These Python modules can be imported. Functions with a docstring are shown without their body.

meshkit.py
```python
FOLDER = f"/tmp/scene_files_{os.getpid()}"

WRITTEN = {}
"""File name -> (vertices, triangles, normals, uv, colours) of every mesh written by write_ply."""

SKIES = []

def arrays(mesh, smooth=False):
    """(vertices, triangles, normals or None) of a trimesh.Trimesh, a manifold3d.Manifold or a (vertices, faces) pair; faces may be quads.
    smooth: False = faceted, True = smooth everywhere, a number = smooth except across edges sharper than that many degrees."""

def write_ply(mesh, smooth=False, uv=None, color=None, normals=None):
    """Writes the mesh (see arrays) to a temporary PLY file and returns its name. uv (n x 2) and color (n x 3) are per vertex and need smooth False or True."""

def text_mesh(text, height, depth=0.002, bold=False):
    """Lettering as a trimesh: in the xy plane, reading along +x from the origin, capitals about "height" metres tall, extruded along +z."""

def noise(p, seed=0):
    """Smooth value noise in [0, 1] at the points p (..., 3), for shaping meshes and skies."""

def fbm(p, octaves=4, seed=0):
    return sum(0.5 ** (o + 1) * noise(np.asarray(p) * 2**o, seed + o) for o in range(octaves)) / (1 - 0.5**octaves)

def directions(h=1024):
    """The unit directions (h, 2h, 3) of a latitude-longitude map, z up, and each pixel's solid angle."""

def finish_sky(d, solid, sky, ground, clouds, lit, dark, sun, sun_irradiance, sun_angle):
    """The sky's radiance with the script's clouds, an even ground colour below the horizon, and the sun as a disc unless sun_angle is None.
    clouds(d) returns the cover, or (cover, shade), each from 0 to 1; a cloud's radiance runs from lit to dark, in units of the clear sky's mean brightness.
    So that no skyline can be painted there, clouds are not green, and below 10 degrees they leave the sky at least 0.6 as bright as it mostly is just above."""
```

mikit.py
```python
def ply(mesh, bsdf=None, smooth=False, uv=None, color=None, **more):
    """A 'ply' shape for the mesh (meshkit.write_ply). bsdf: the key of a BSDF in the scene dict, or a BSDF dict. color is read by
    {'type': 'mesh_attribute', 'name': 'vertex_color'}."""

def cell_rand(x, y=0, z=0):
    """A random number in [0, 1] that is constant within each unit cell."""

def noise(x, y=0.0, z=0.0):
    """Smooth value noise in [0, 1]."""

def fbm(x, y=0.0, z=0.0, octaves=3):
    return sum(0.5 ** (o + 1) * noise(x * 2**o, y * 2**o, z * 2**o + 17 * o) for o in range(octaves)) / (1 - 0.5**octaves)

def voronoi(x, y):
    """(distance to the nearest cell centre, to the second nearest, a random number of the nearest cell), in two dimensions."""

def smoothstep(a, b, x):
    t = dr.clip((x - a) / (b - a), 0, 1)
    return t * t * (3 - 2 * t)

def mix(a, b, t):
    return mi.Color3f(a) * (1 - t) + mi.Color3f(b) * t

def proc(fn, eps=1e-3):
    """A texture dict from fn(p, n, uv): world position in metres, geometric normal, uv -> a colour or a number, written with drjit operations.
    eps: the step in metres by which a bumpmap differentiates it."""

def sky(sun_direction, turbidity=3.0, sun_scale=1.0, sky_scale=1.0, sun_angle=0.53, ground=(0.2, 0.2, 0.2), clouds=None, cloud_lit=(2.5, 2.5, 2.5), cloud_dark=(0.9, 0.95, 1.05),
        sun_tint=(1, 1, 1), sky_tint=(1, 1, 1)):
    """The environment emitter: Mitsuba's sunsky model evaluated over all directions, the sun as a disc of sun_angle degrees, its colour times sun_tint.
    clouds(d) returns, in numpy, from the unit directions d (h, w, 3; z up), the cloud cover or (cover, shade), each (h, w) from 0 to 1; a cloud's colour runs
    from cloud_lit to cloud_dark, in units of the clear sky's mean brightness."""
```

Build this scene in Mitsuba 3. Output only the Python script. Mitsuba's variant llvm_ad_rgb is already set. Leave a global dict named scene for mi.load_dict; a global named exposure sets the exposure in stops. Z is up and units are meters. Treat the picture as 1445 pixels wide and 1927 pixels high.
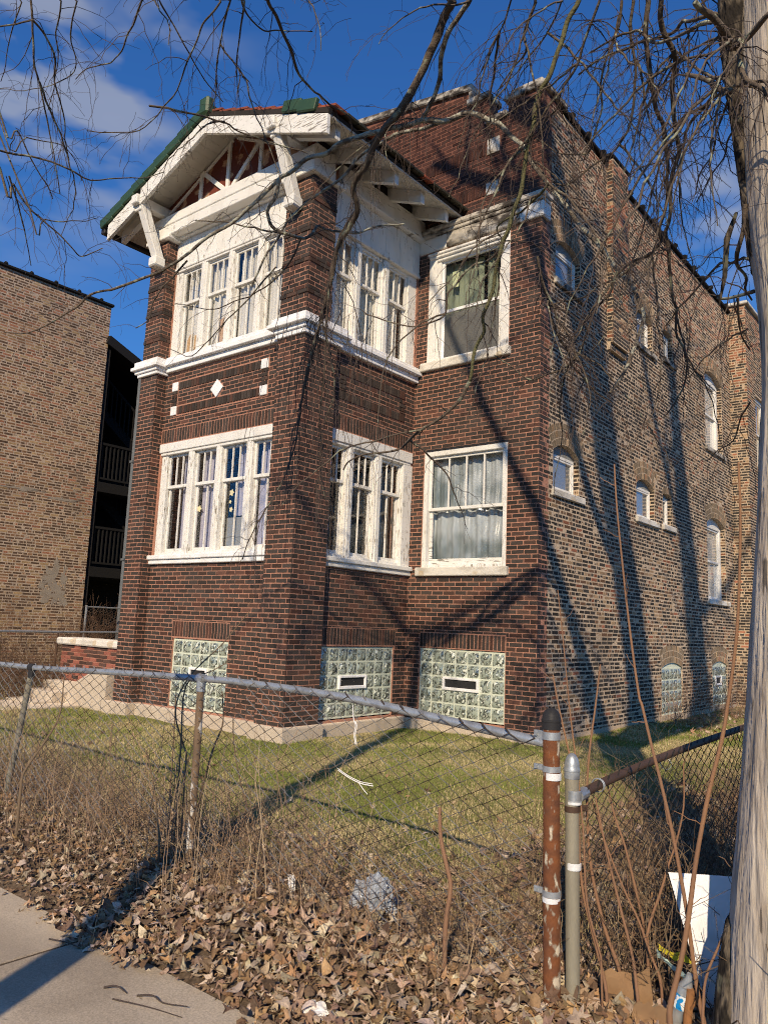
import math, random
import numpy as np
import trimesh, mitsuba as mi, drjit as dr
import mikit, meshkit
from mikit import proc, noise, fbm, voronoi, cell_rand, smoothstep, mix
from shapely.geometry import Polygon, box as sbox
from shapely import affinity

T = mi.ScalarTransform4f
rng = np.random.default_rng(7)
random.seed(7)
scene, labels = {}, {}

# ------------------------------------------------------------------ camera, sky, exposure
CAM = np.array([5.2537, -9.9209, 1.49])
scene['camera'] = {
    'type': 'perspective', 'fov': 52.64, 'fov_axis': 'x', 'near_clip': 0.05, 'far_clip': 2000.0,
    'to_world': T().look_at(origin=CAM.tolist(), target=(CAM + [-0.62624, 0.76592, 0.14557]).tolist(),
                            up=[0.059898, -0.138945, 0.988488])}
EL = math.radians(28.0)
SUN = np.array([0.46 * math.cos(EL), -0.888 * math.cos(EL), math.sin(EL)])
exposure = 1.85


def sky_clouds(d):
    q = d / np.maximum(d[..., 2:3], 0.08)
    n = meshkit.fbm(np.stack([q[..., 0] * 1.1, q[..., 1] * 1.1, d[..., 2] * 2.0], -1), 5, 3)
    n2 = meshkit.fbm(d * np.array([11.0, 11.0, 26.0]), 5, 11)

    def puff(c, w):
        c = np.array(c) / np.linalg.norm(c)
        return np.exp(-((d - c) ** 2).sum(-1) / w ** 2)
    base = np.clip((n - 0.70) * 2.2, 0, 1) * 0.4
    reg = puff((-0.775, 0.333, 0.538), 0.12) * 1.0 + puff((-0.757, 0.29, 0.60), 0.10) * 0.9 + puff((-0.24, 0.854, 0.455), 0.06) * 1.3 + puff((-0.655, 0.434, 0.617), 0.06) * .45 + puff((-0.74, 0.39, 0.52), .08) * .45
    c = np.clip(base + np.clip(reg * (n2 - 0.41) * 2.3, 0, 0.5), 0, 0.55)
    return c, np.clip(0.35 - 0.4 * n2, 0, 1)


scene['sky'] = mikit.sky(SUN.tolist(), turbidity=2.4, clouds=sky_clouds, cloud_lit=(2.1, 2.15, 2.25), cloud_dark=(0.9, 0.95, 1.05),
                         sky_scale=0.92, sun_tint=(0.97, 1.0, 1.09), sky_tint=(0.37, 0.82, 1.45), ground=(0.14, 0.13, 0.11))

# ------------------------------------------------------------------ materials
VC = {'type': 'mesh_attribute', 'name': 'vertex_color'}


def mat(key, base, rough=0.8, bump=None, scale=0.004, two=True, eps=2e-3, **kw):
    b = {'type': 'principled', 'base_color': base if isinstance(base, dict) else {'type': 'rgb', 'value': list(base)}, 'roughness': rough, **kw}
    b.setdefault('specular', 0.12)
    if bump is not None:
        b = {'type': 'bumpmap', 'arbitrary': proc(bump, eps=eps), 'scale': scale, 'bsdf': b}
    scene[key] = {'type': 'twosided', 'bsdf': b} if two else b
    return key


def rough_bump(f):
    return lambda p, n, uv: fbm(p.x * f, p.y * f, p.z * f, octaves=3)


mat('m_face_brick', VC, 0.72, rough_bump(90.0), 0.004, specular=0.14)
mat('m_common_brick', VC, 0.85, rough_bump(80.0), 0.006, specular=0.06)
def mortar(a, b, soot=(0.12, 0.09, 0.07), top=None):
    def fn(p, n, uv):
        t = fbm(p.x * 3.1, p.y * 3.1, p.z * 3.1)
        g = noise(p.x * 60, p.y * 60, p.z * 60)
        base = mix(a, b, t) if top is None else mix(mix(a, b, t), top, smoothstep(8.1, 8.3, p.z) * 0.8)  # top: dark red tint by height, standing in for dappled shade on the parapet
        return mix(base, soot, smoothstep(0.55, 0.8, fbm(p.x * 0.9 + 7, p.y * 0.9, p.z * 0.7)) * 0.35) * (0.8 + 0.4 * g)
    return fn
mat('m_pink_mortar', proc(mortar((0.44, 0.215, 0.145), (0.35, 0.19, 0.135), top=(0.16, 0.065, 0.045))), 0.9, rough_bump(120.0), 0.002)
mat('m_buff_mortar', proc(mortar((0.52, 0.405, 0.28), (0.41, 0.325, 0.235))), 0.95, rough_bump(70.0), 0.004)
mat('m_tan_mortar', proc(mortar((0.50, 0.39, 0.29), (0.40, 0.33, 0.26))), 0.95, rough_bump(70.0), 0.004)
def paint(thr, ax='z', wood=(0.30, 0.27, 0.22), col=(0.72, 0.71, 0.67)):
    def fn(p, n, uv):
        k = {'z': (75.0, 75.0, 9.0), 'h': (8.0, 8.0, 60.0)}[ax]
        t = fbm(p.x * k[0], p.y * k[1], p.z * k[2], octaves=4)
        big = fbm(p.x * 2.2, p.y * 2.2, p.z * 2.2)
        grime = smoothstep(0.45, 0.75, fbm(p.x * 5, p.y * 5, p.z * 2))
        c = mix(col, (0.55, 0.53, 0.47), grime * 0.35)
        return mix(c, wood, smoothstep(thr, thr + 0.05, t + 0.35 * (big - 0.5)))
    return fn
mat('m_white_paint', proc(paint(0.74)), 0.55, rough_bump(40.0), 0.001)
mat('m_white_peel', proc(paint(0.665)), 0.7, rough_bump(60.0), 0.002)
mat('m_white_peel_wide', proc(paint(0.625, 'h', wood=(0.26, 0.24, 0.21))), 0.75, rough_bump(60.0), 0.002)
mat('m_white_new', proc(paint(0.95, col=(0.82, 0.82, 0.82))), 0.4)
def stone(p, n, uv):
    t = fbm(p.x * 4, p.y * 4, p.z * 7, octaves=4)
    c = mix((0.66, 0.63, 0.56), (0.45, 0.42, 0.36), smoothstep(0.35, 0.7, t))
    return mix(c, (0.42, 0.30, 0.14), smoothstep(0.70, 0.8, noise(p.x * 6 + 3, p.y * 6, p.z * 6)) * 0.5)
mat('m_limestone', proc(stone), 0.85, rough_bump(50.0), 0.003)
def sooty(p, n, uv):
    t = fbm(p.x * 7, p.y * 7, p.z * 9, octaves=4)
    return mix((0.50, 0.465, 0.40), (0.06, 0.053, 0.046), smoothstep(0.30, 0.66, t + 0.22 * (noise(p.x * 1.7 + 2, p.y, p.z * 2) - 0.5)))
mat('m_sooty_stone', proc(sooty), 0.9, rough_bump(60.0), 0.004)
def conc(p, n, uv):
    g = noise(p.x * 180, p.y * 180, p.z * 180)
    t = fbm(p.x * 1.6, p.y * 1.6, p.z * 1.6, octaves=4)
    sp = smoothstep(0.80, 0.9, noise(p.x * 55 + 9, p.y * 55, p.z * 55))
    dirt = smoothstep(0.50, 0.72, fbm(p.x * 0.9 + 3, p.y * 1.4, 0.0, octaves=4)) * 0.45
    return mix(mix(mix((0.50, 0.425, 0.32), (0.36, 0.30, 0.225), t), (0.17, 0.135, 0.10), dirt), (0.12, 0.10, 0.08), sp * 0.5) * (0.80 + 0.4 * g)
mat('m_concrete', proc(conc), 0.95, rough_bump(110.0), 0.004)
mat('m_pale_concrete', proc(lambda p, n, uv: mix((0.58, 0.50, 0.39), (0.42, 0.35, 0.27), fbm(p.x * 3, p.y * 3, p.z * 3, octaves=4))), 0.95, rough_bump(60.0), 0.004)
mat('m_dark_tile', proc(lambda p, n, uv: mix((0.06, 0.048, 0.038), (0.035, 0.04, 0.028), noise(p.x * 9, p.y * 9, p.z * 9))), 0.6)
mat('m_shaded_soffit_paint', proc(paint(0.72, col=(0.50, 0.475, 0.42))), 0.7)  # white paint darkened so the soffit carries its shade in the colour
mat('m_old_post', proc(lambda p, n, uv: mix(mix((0.21, 0.145, 0.09), (0.12, 0.085, 0.06), fbm(p.x * 25, p.y * 25, p.z * 6)), (0.50, 0.47, 0.42), smoothstep(0.57, 0.62, fbm(p.x * 28, p.y * 28, p.z * 10 + 4, octaves=4)))), 0.75)
mat('m_green_tile', proc(lambda p, n, uv: mix((0.018, 0.050, 0.026), (0.04, 0.078, 0.035), noise(p.x * 9, p.y * 9, p.z * 9))), 0.5, specular=0.4)
mat('m_red_tile', proc(lambda p, n, uv: mix((0.30, 0.085, 0.05), (0.17, 0.055, 0.035), noise(p.x * 9, p.y * 9, p.z * 9))), 0.6)
def stucco(p, n, uv):
    t = fbm(p.x * 5, p.y * 5, p.z * 5, octaves=4)
    c = mix((0.17, 0.045, 0.03), (0.11, 0.035, 0.025), noise(p.x * 2, p.y, p.z * 2))
    return mix(c, (0.42, 0.25, 0.15), smoothstep(0.56, 0.66, t)) * (0.8 + 0.4 * noise(p.x * 90, p.y * 90, p.z * 90))
mat('m_stucco', proc(stucco), 0.95, rough_bump(130.0), 0.006)
mat('m_dark_wood', (0.035, 0.030, 0.026), 0.8)
mat('m_dark_metal', (0.03, 0.03, 0.032), 0.5)
mat('m_tar', (0.018, 0.017, 0.016), 0.7)
mat('m_interior', (0.05, 0.045, 0.04), 0.9)
scene['m_glass'] = {'type': 'thindielectric', 'int_ior': 1.5}
mat('m_white_curtain', proc(lambda p, n, uv: mix((0.62, 0.62, 0.58), (0.50, 0.485, 0.43), fbm(p.x * 4, p.y * 4, p.z))), 0.9)
mat('m_blue_curtain', proc(lambda p, n, uv: mix((0.42, 0.42, 0.50), (0.28, 0.28, 0.37), fbm(p.x * 26, p.y * 26, p.z * 9))), 0.9)
mat('m_green_curtain', proc(lambda p, n, uv: mix((0.25, 0.29, 0.21), (0.17, 0.205, 0.15), noise(p.x * 14, p.y * 3, p.z * .6))), 0.9)
mat('m_pale_green', (0.62, 0.68, 0.42), 0.9)
mat('m_grey_sheet', (0.24, 0.245, 0.23), 0.85)
mat('m_cardboard', proc(lambda p, n, uv: mix((0.52, 0.36, 0.21), (0.42, 0.28, 0.15), fbm(p.x * 8, p.y * 8, p.z * 8))), 0.85)
mat('m_plastic_sheet', proc(lambda p, n, uv: mix((0.36, 0.40, 0.42), (0.13, 0.165, 0.175), smoothstep(0.35, 0.7, fbm(p.x * 3, p.y * 3, p.z * 2.2, octaves=3)))), 0.22, specular=0.7)
mat('m_yellow_flower', (0.75, 0.66, 0.36), 0.8)
def gblock(p, n, uv):
    w = fbm(p.x * 13, p.y * 13, p.z * 9, octaves=3)
    s = noise(p.x * 34 + 6 * w, p.y * 34 + 6 * w, p.z * 15 + 5 * w)
    c = mix((0.30, 0.345, 0.285), (0.05, 0.058, 0.048), smoothstep(0.40, 0.60, s))
    return mix(c, (0.66, 0.70, 0.60), smoothstep(0.66, 0.76, s))  # pale streaks are glass highlights put into the colour
mat('m_glass_block', proc(gblock), 0.06, lambda p, n, uv: noise(p.x * 24 + 5 * noise(p.x * 9, p.y * 9, p.z * 9), p.y * 24, p.z * 13), 0.014, specular=0.8, clearcoat=1.0, clearcoat_gloss=0.97)
mat('m_block_grout', (0.58, 0.62, 0.50), 0.9)
def galv(p, n, uv):
    v = voronoi(p.x * 90 + p.y * 40, p.z * 90)[2]
    t = fbm(p.x * 14, p.y * 14, p.z * 14, octaves=3)
    return mix(mix((0.37, 0.405, 0.43), (0.45, 0.475, 0.49), v), (0.20, 0.19, 0.18), smoothstep(0.5, 0.8, t) * 0.55)
mat('m_galvanised', proc(galv), 0.42, metallic=0.55)
mat('m_wire', proc(lambda p, n, uv: mix((0.34, 0.335, 0.32), (0.10, 0.08, 0.065), smoothstep(0.4, 0.62, fbm(p.x * 7, p.y * 7, p.z * 7)))), 0.32, metallic=0.5)
mat('m_dark_wire', (0.05, 0.045, 0.04), 0.6, metallic=0.3)
def rust(p, n, uv):
    t = fbm(p.x * 46, p.y * 46, p.z * 17, octaves=4)
    c = mix((0.20, 0.075, 0.03), (0.11, 0.05, 0.03), noise(p.x * 30, p.y * 30, p.z * 30))
    c = mix(c, (0.34, 0.33, 0.26), smoothstep(0.56, 0.66, t) * 0.6)
    return mix(c, (0.52, 0.45, 0.34), smoothstep(0.657, 0.70, t))
mat('m_rusty_paint', proc(rust), 0.75, rough_bump(90.0), 0.003)
mat('m_brown_pipe', proc(lambda p, n, uv: mix((0.075, 0.05, 0.04), (0.14, 0.085, 0.055), fbm(p.x * 12, p.y * 12, p.z * 12))), 0.6, metallic=0.3)
mat('m_weathered_galv', proc(lambda p, n, uv: mix((0.30, 0.28, 0.215), (0.19, 0.175, 0.14), fbm(p.x * 20, p.y * 20, p.z * 3, octaves=4))), 0.6, metallic=0.1)
mat('m_white_blot', (0.68, 0.70, 0.70), 0.7)
def barkless(p, n, uv):
    a = fbm(p.x * 40, p.y * 40, p.z * 4.5, octaves=5)
    b = fbm(p.x * 9 + 4, p.y * 9, p.z * 2.6, octaves=4)
    c = mix((0.43, 0.375, 0.31), (0.30, 0.255, 0.205), smoothstep(0.32, 0.68, a))
    c = mix(c, (0.50, 0.45, 0.38), smoothstep(0.5, 0.7, b) * 0.6)
    return mix(c, (0.07, 0.06, 0.05), smoothstep(0.69, 0.74, fbm(p.x * 60, p.y * 60, p.z * 4.0 + 3, octaves=4)) * 0.8)
mat('m_bare_trunk', proc(barkless), 0.85, lambda p, n, uv: fbm(p.x * 60, p.y * 60, p.z * 5.0, octaves=4), 0.02)
def bark(p, n, uv):
    t = fbm(p.x * 38, p.y * 38, p.z * 10, octaves=4)
    return mix(mix((0.135, 0.11, 0.08), (0.025, 0.021, 0.017), smoothstep(0.38, 0.62, t)), (0.17, 0.17, 0.12), smoothstep(0.6, 0.7, fbm(p.x * 9, p.y * 9, p.z * 9)) * 0.5)
mat('m_bark', proc(bark), 0.95, lambda p, n, uv: fbm(p.x * 45, p.y * 45, p.z * 12, octaves=4), 0.04)
def limb_bark(p, n, uv):
    t = fbm(p.x * 16, p.y * 16, p.z * 16, octaves=4)
    c = mix((0.085, 0.066, 0.052), (0.13, 0.105, 0.08), noise(p.x * 30, p.y * 30, p.z * 30))
    return mix(c, (0.24, 0.25, 0.18), smoothstep(0.58, 0.68, t))
mat('m_limb', proc(limb_bark), 0.95, rough_bump(90.0), 0.006)
mat('m_lichen_limb', proc(lambda p, n, uv: mix((0.12, 0.10, 0.08), (0.34, 0.335, 0.27), smoothstep(0.40, 0.60, fbm(p.x * 20, p.y * 20, p.z * 20, octaves=4)))), 0.95, rough_bump(70.0), 0.008)
mat('m_mossy_limb', proc(lambda p, n, uv: mix((0.10, 0.09, 0.05), (0.17, 0.17, 0.085), fbm(p.x * 14, p.y * 14, p.z * 14))), 0.95, rough_bump(90.0), 0.006)
mat('m_twig', (0.075, 0.058, 0.05), 0.9)
mat('m_cane', proc(lambda p, n, uv: mix((0.27, 0.15, 0.085), (0.19, 0.11, 0.07), noise(p.x * 12, p.y * 12, p.z * 5))), 0.7)
mat('m_dry_stem', VC, 0.9)
mat('m_leaf', VC, 0.75, rough_bump(120.0), 0.003)
mat('m_grass', VC, 0.8)
def soil(p, n, uv):
    a = fbm(p.x * 0.8, p.y * 0.8, 0.0, octaves=4)
    g = noise(p.x * 70, p.y * 70, p.z * 70)
    lawn = mix((0.15, 0.15, 0.05), (0.27, 0.22, 0.11), smoothstep(0.35, 0.65, a))
    dirt = mix((0.085, 0.062, 0.045), (0.15, 0.11, 0.075), fbm(p.x * 5, p.y * 5, 0.0))
    w = smoothstep(-5.2, -5.9, p.y + 0.9 * (a - 0.5)) * smoothstep(-40.0, -39.0, p.y)
    w = dr.maximum(w, smoothstep(2.2, 3.0, p.x + 1.0 * (a - 0.5)) * smoothstep(0.5, -2.0, p.y))
    w = dr.maximum(w, smoothstep(3.3, 4.0, p.x))
    return mix(lawn, dirt, w) * (0.6 + 0.8 * g)
mat('m_soil', proc(soil), 0.97, rough_bump(40.0), 0.02)
mat('m_board', proc(lambda p, n, uv: mix((0.80, 0.81, 0.82), (0.70, 0.70, 0.70), smoothstep(0.5, 0.8, fbm(p.x * 9, p.y * 9, p.z * 9)))), 0.45)
scene['m_clear_plastic'] = {'type': 'blendbsdf', 'weight': 0.5, 'a': {'type': 'null'}, 'b': {'type': 'twosided', 'bsdf': {'type': 'principled', 'base_color': {'type': 'rgb', 'value': [0.42, 0.46, 0.50]}, 'roughness': 0.1, 'specular': 0.9}}}
mat('m_blue_label', proc(lambda p, n, uv: mix((0.02, 0.26, 0.62), (0.75, 0.8, 0.8), smoothstep(0.60, 0.63, noise(p.z * 46 + 3, p.x * 60, p.y * 60)))), 0.35)
mat('m_yellow_print', (0.72, 0.60, 0.06), 0.4)
mat('m_mint_print', (0.50, 0.66, 0.60), 0.4)
mat('m_grey_film', (0.30, 0.33, 0.37), 0.18, specular=0.8)
mat('m_white_scrap', (0.80, 0.79, 0.76), 0.8)
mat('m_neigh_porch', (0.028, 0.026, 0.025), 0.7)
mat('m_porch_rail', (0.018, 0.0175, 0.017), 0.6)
mat('m_pipe_grey', (0.13, 0.145, 0.16), 0.5)
mat('m_joint_dirt', (0.085, 0.065, 0.045), 0.95)
mat('m_cut_wood', proc(lambda p, n, uv: mix((0.36, 0.17, 0.07), (0.22, 0.11, 0.05), fbm(p.x * 30, p.y * 30, p.z * 8))), 0.85)
mat('m_patch', proc(lambda p, n, uv: mix((0.34, 0.30, 0.25), (0.25, 0.21, 0.17), fbm(p.x * 6, p.y * 6, p.z * 6))), 0.95)

# ------------------------------------------------------------------ helpers
used = {}


def num(key):
    k = used.get(key, 0)
    used[key] = k + 1
    return key if k == 0 else f'{key}_{k:03d}'


def put(key, mesh, bsdf, smooth=False, color=None, uv=None, kind=None, label=None, cat=None, group=None):
    """One entry of the scene; key is numbered when taken."""
    key = num(key)
    v, f = mesh if isinstance(mesh, tuple) else (np.array(mesh.vertices), np.array(mesh.faces))
    scene[key] = mikit.ply((np.asarray(v, float), np.asarray(f, int)), bsdf, smooth=smooth, color=color, uv=uv)
    tag(key, label, cat, group, kind)
    return key


def tag(key, label=None, cat=None, group=None, kind=None):
    e = {}
    if label: e['label'] = label
    if cat: e['category'] = cat
    if group: e['group'] = group
    if kind: e['kind'] = kind
    if e: labels[key] = {**labels.get(key, {}), **e}


def thing(name, label, cat, group=None):
    key = num(name)
    tag(key, label, cat, group)
    return key


def join(ms):
    vs, fs, at = [], [], 0
    for v, f in ms:
        v, f = np.asarray(v, float), np.asarray(f, int)
        if f.shape[1] == 4:
            f = np.vstack([f[:, [0, 1, 2]], f[:, [0, 2, 3]]])
        vs.append(v); fs.append(f + at); at += len(v)
    return np.vstack(vs), np.vstack(fs)


CQ = np.array([[0, 3, 2, 1], [4, 5, 6, 7], [0, 1, 5, 4], [1, 2, 6, 5], [2, 3, 7, 6], [3, 0, 4, 7]])


def obox(c, ax, ay, az, bev=0.0):
    """A box from its centre and three half axes; bev: chamfer in metres."""
    c, ax, ay, az = (np.asarray(x, float) for x in (c, ax, ay, az))
    if np.dot(np.cross(ax, ay), az) < 0:
        ax = -ax
    if bev <= 0:
        s = [(-1, -1), (1, -1), (1, 1), (-1, 1)]
        return np.array([c + a * ax + b * ay + z * az for z in (-1, 1) for a, b in s]), CQ
    L = [np.linalg.norm(a) for a in (ax, ay, az)]
    bev = min(bev, 0.45 * min(L))
    pts = []
    for sx in (-1, 1):
        for sy in (-1, 1):
            for sz in (-1, 1):
                for k in range(3):
                    sh = [1 - bev / l for l in L]
                    sh[k] = 1.0
                    pts.append(c + sx * sh[0] * ax + sy * sh[1] * ay + sz * sh[2] * az)
    h = trimesh.convex.convex_hull(np.array(pts), qhull_options='QJ Pp') if False else trimesh.convex.convex_hull(np.array(pts))
    return np.array(h.vertices), np.array(h.faces)


def bx(x0, x1, y0, y1, z0, z1, bev=0.0):
    return obox(((x0 + x1) / 2, (y0 + y1) / 2, (z0 + z1) / 2), ((x1 - x0) / 2, 0, 0), (0, (y1 - y0) / 2, 0), (0, 0, (z1 - z0) / 2), bev)


def beam(p0, p1, w, h, up=(0, 0, 1), bev=0.0):
    p0, p1 = np.asarray(p0, float), np.asarray(p1, float)
    d = p1 - p0
    L = np.linalg.norm(d); d = d / L
    s = np.cross(d, up); s /= np.linalg.norm(s)
    u = np.cross(s, d)
    return obox((p0 + p1) / 2, d * L / 2, s * w / 2, u * h / 2, bev)


def tube(pts, r, sides=6, cap=True):
    p = np.asarray(pts, float)
    n = len(p)
    r = np.broadcast_to(np.asarray(r, float), (n,))
    t = np.gradient(p, axis=0)
    t /= np.linalg.norm(t, axis=1, keepdims=True) + 1e-12
    ref = np.array([0.31, 0.17, 0.93]) if abs(t[0] @ [0.31, 0.17, 0.93]) < 0.85 else np.array([1.0, 0, 0])
    a = np.zeros_like(p)
    a0 = np.cross(t[0], ref); a0 /= np.linalg.norm(a0); a[0] = a0
    for i in range(1, n):
        x = a[i - 1] - t[i] * (a[i - 1] @ t[i])
        a[i] = x / (np.linalg.norm(x) + 1e-12)
    b = np.cross(t, a)
    g = np.arange(sides) * 2 * np.pi / sides
    v = p[:, None] + r[:, None, None] * (np.cos(g)[None, :, None] * a[:, None] + np.sin(g)[None, :, None] * b[:, None])
    i, j = np.meshgrid(np.arange(n - 1), np.arange(sides), indexing='ij')
    q = np.stack([i * sides + j, i * sides + (j + 1) % sides, (i + 1) * sides + (j + 1) % sides, (i + 1) * sides + j], -1).reshape(-1, 4)
    f = np.vstack([q[:, [0, 1, 2]], q[:, [0, 2, 3]]])
    v = v.reshape(-1, 3)
    if cap:
        v = np.vstack([v, p[:1], p[-1:]])
        j = np.arange(sides)
        f = np.vstack([f, np.stack([(j + 1) % sides, j, np.full(sides, n * sides)], 1),
                       np.stack([(n - 1) * sides + j, (n - 1) * sides + (j + 1) % sides, np.full(sides, n * sides + 1)], 1)])
    return v, f


def lathe(c, prof, sides=20):
    """prof: list of (r, z) upward."""
    g = np.arange(sides) * 2 * np.pi / sides
    v = np.array([[c[0] + r * math.cos(a), c[1] + r * math.sin(a), c[2] + z] for r, z in prof for a in g])
    n = len(prof)
    i, j = np.meshgrid(np.arange(n - 1), np.arange(sides), indexing='ij')
    q = np.stack([i * sides + j, i * sides + (j + 1) % sides, (i + 1) * sides + (j + 1) % sides, (i + 1) * sides + j], -1).reshape(-1, 4)
    return v, q


def smooth_pts(P, k=3):
    """Catmull-Rom through the points, k pieces per span."""
    P = np.asarray(P, float)
    if len(P) < 3:
        return P
    Q = np.vstack([2 * P[0] - P[1], P, 2 * P[-1] - P[-2]])
    out = []
    for i in range(1, len(Q) - 2):
        a, b, c, d = Q[i - 1], Q[i], Q[i + 1], Q[i + 2]
        for s in np.arange(k) / k:
            out.append(0.5 * (2 * b + (c - a) * s + (2 * a - 5 * b + 4 * c - d) * s * s + (3 * b - a - 3 * c + d) * s ** 3))
    out.append(P[-1])
    return np.array(out)


class Face:
    """A vertical plane: origin O, horizontal direction U, outward normal N; (u, z) are its coordinates."""
    def __init__(s, O, U, N):
        s.O, s.U, s.N = np.array(O, float), np.array(U, float), np.array(N, float)

    def P(s, u, z, d=0.0):
        u, z, d = np.broadcast_arrays(np.asarray(u, float), np.asarray(z, float), np.asarray(d, float))
        return s.O + u[..., None] * s.U + z[..., None] * np.array([0, 0, 1.0]) + d[..., None] * s.N

    def box(s, u0, u1, z0, z1, d0, d1, bev=0.0):
        return obox(s.P((u0 + u1) / 2, (z0 + z1) / 2, (d0 + d1) / 2), s.U * (u1 - u0) / 2, np.array([0, 0, (z1 - z0) / 2]), s.N * (d1 - d0) / 2, bev)

    def slab(s, poly, d0, d1):
        """A shapely polygon (u, z) as a plate between the depths d0 and d1."""
        m = trimesh.creation.extrude_polygon(poly, d1 - d0, engine='earcut')
        v = s.P(m.vertices[:, 0], m.vertices[:, 1], d0 + m.vertices[:, 2])
        f = np.array(m.faces)
        if np.dot(np.cross(s.U, [0, 0, 1.0]), s.N) < 0:
            f = f[:, ::-1]
        return v, f


def quads_to_mesh(face, Q, proud, col, jit=0.0016):
    """Q (N,4,2): brick outlines, anticlockwise in (u, z); each becomes a block without a back, its front 'proud' of the plane."""
    N = len(Q)
    Q = Q + rng.uniform(-jit, jit, Q.shape)
    back = face.P(Q[..., 0], Q[..., 1], -0.004)
    d = (proud[:, None] + rng.uniform(-0.0012, 0.0012, (N, 4)))
    cen = Q.mean(1, keepdims=True)
    Qf = cen + (Q - cen) * (1 - 0.0022 / np.maximum(np.abs(Q - cen), 0.02))
    front = face.P(Qf[..., 0], Qf[..., 1], d)
    v = np.concatenate([back, front], 1)           # N,8,3
    f1 = np.array([[4, 5, 6], [4, 6, 7], [0, 1, 5], [0, 5, 4], [1, 2, 6], [1, 6, 5], [2, 3, 7], [2, 7, 6], [3, 0, 4], [3, 4, 7]])
    if np.dot(np.cross(face.U, [0, 0, 1.0]), face.N) < 0:
        f1 = f1[:, ::-1]
    return v, f1, np.repeat(col[:, None, :], 8, 1)


def cut(segs, holes):
    for a, b in holes:
        new = []
        for s, e in segs:
            if b <= s or a >= e:
                new.append((s, e)); continue
            if a > s: new.append((s, a))
            if b < e: new.append((b, e))
        segs = new
    return segs


CH = 0.0667


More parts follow.
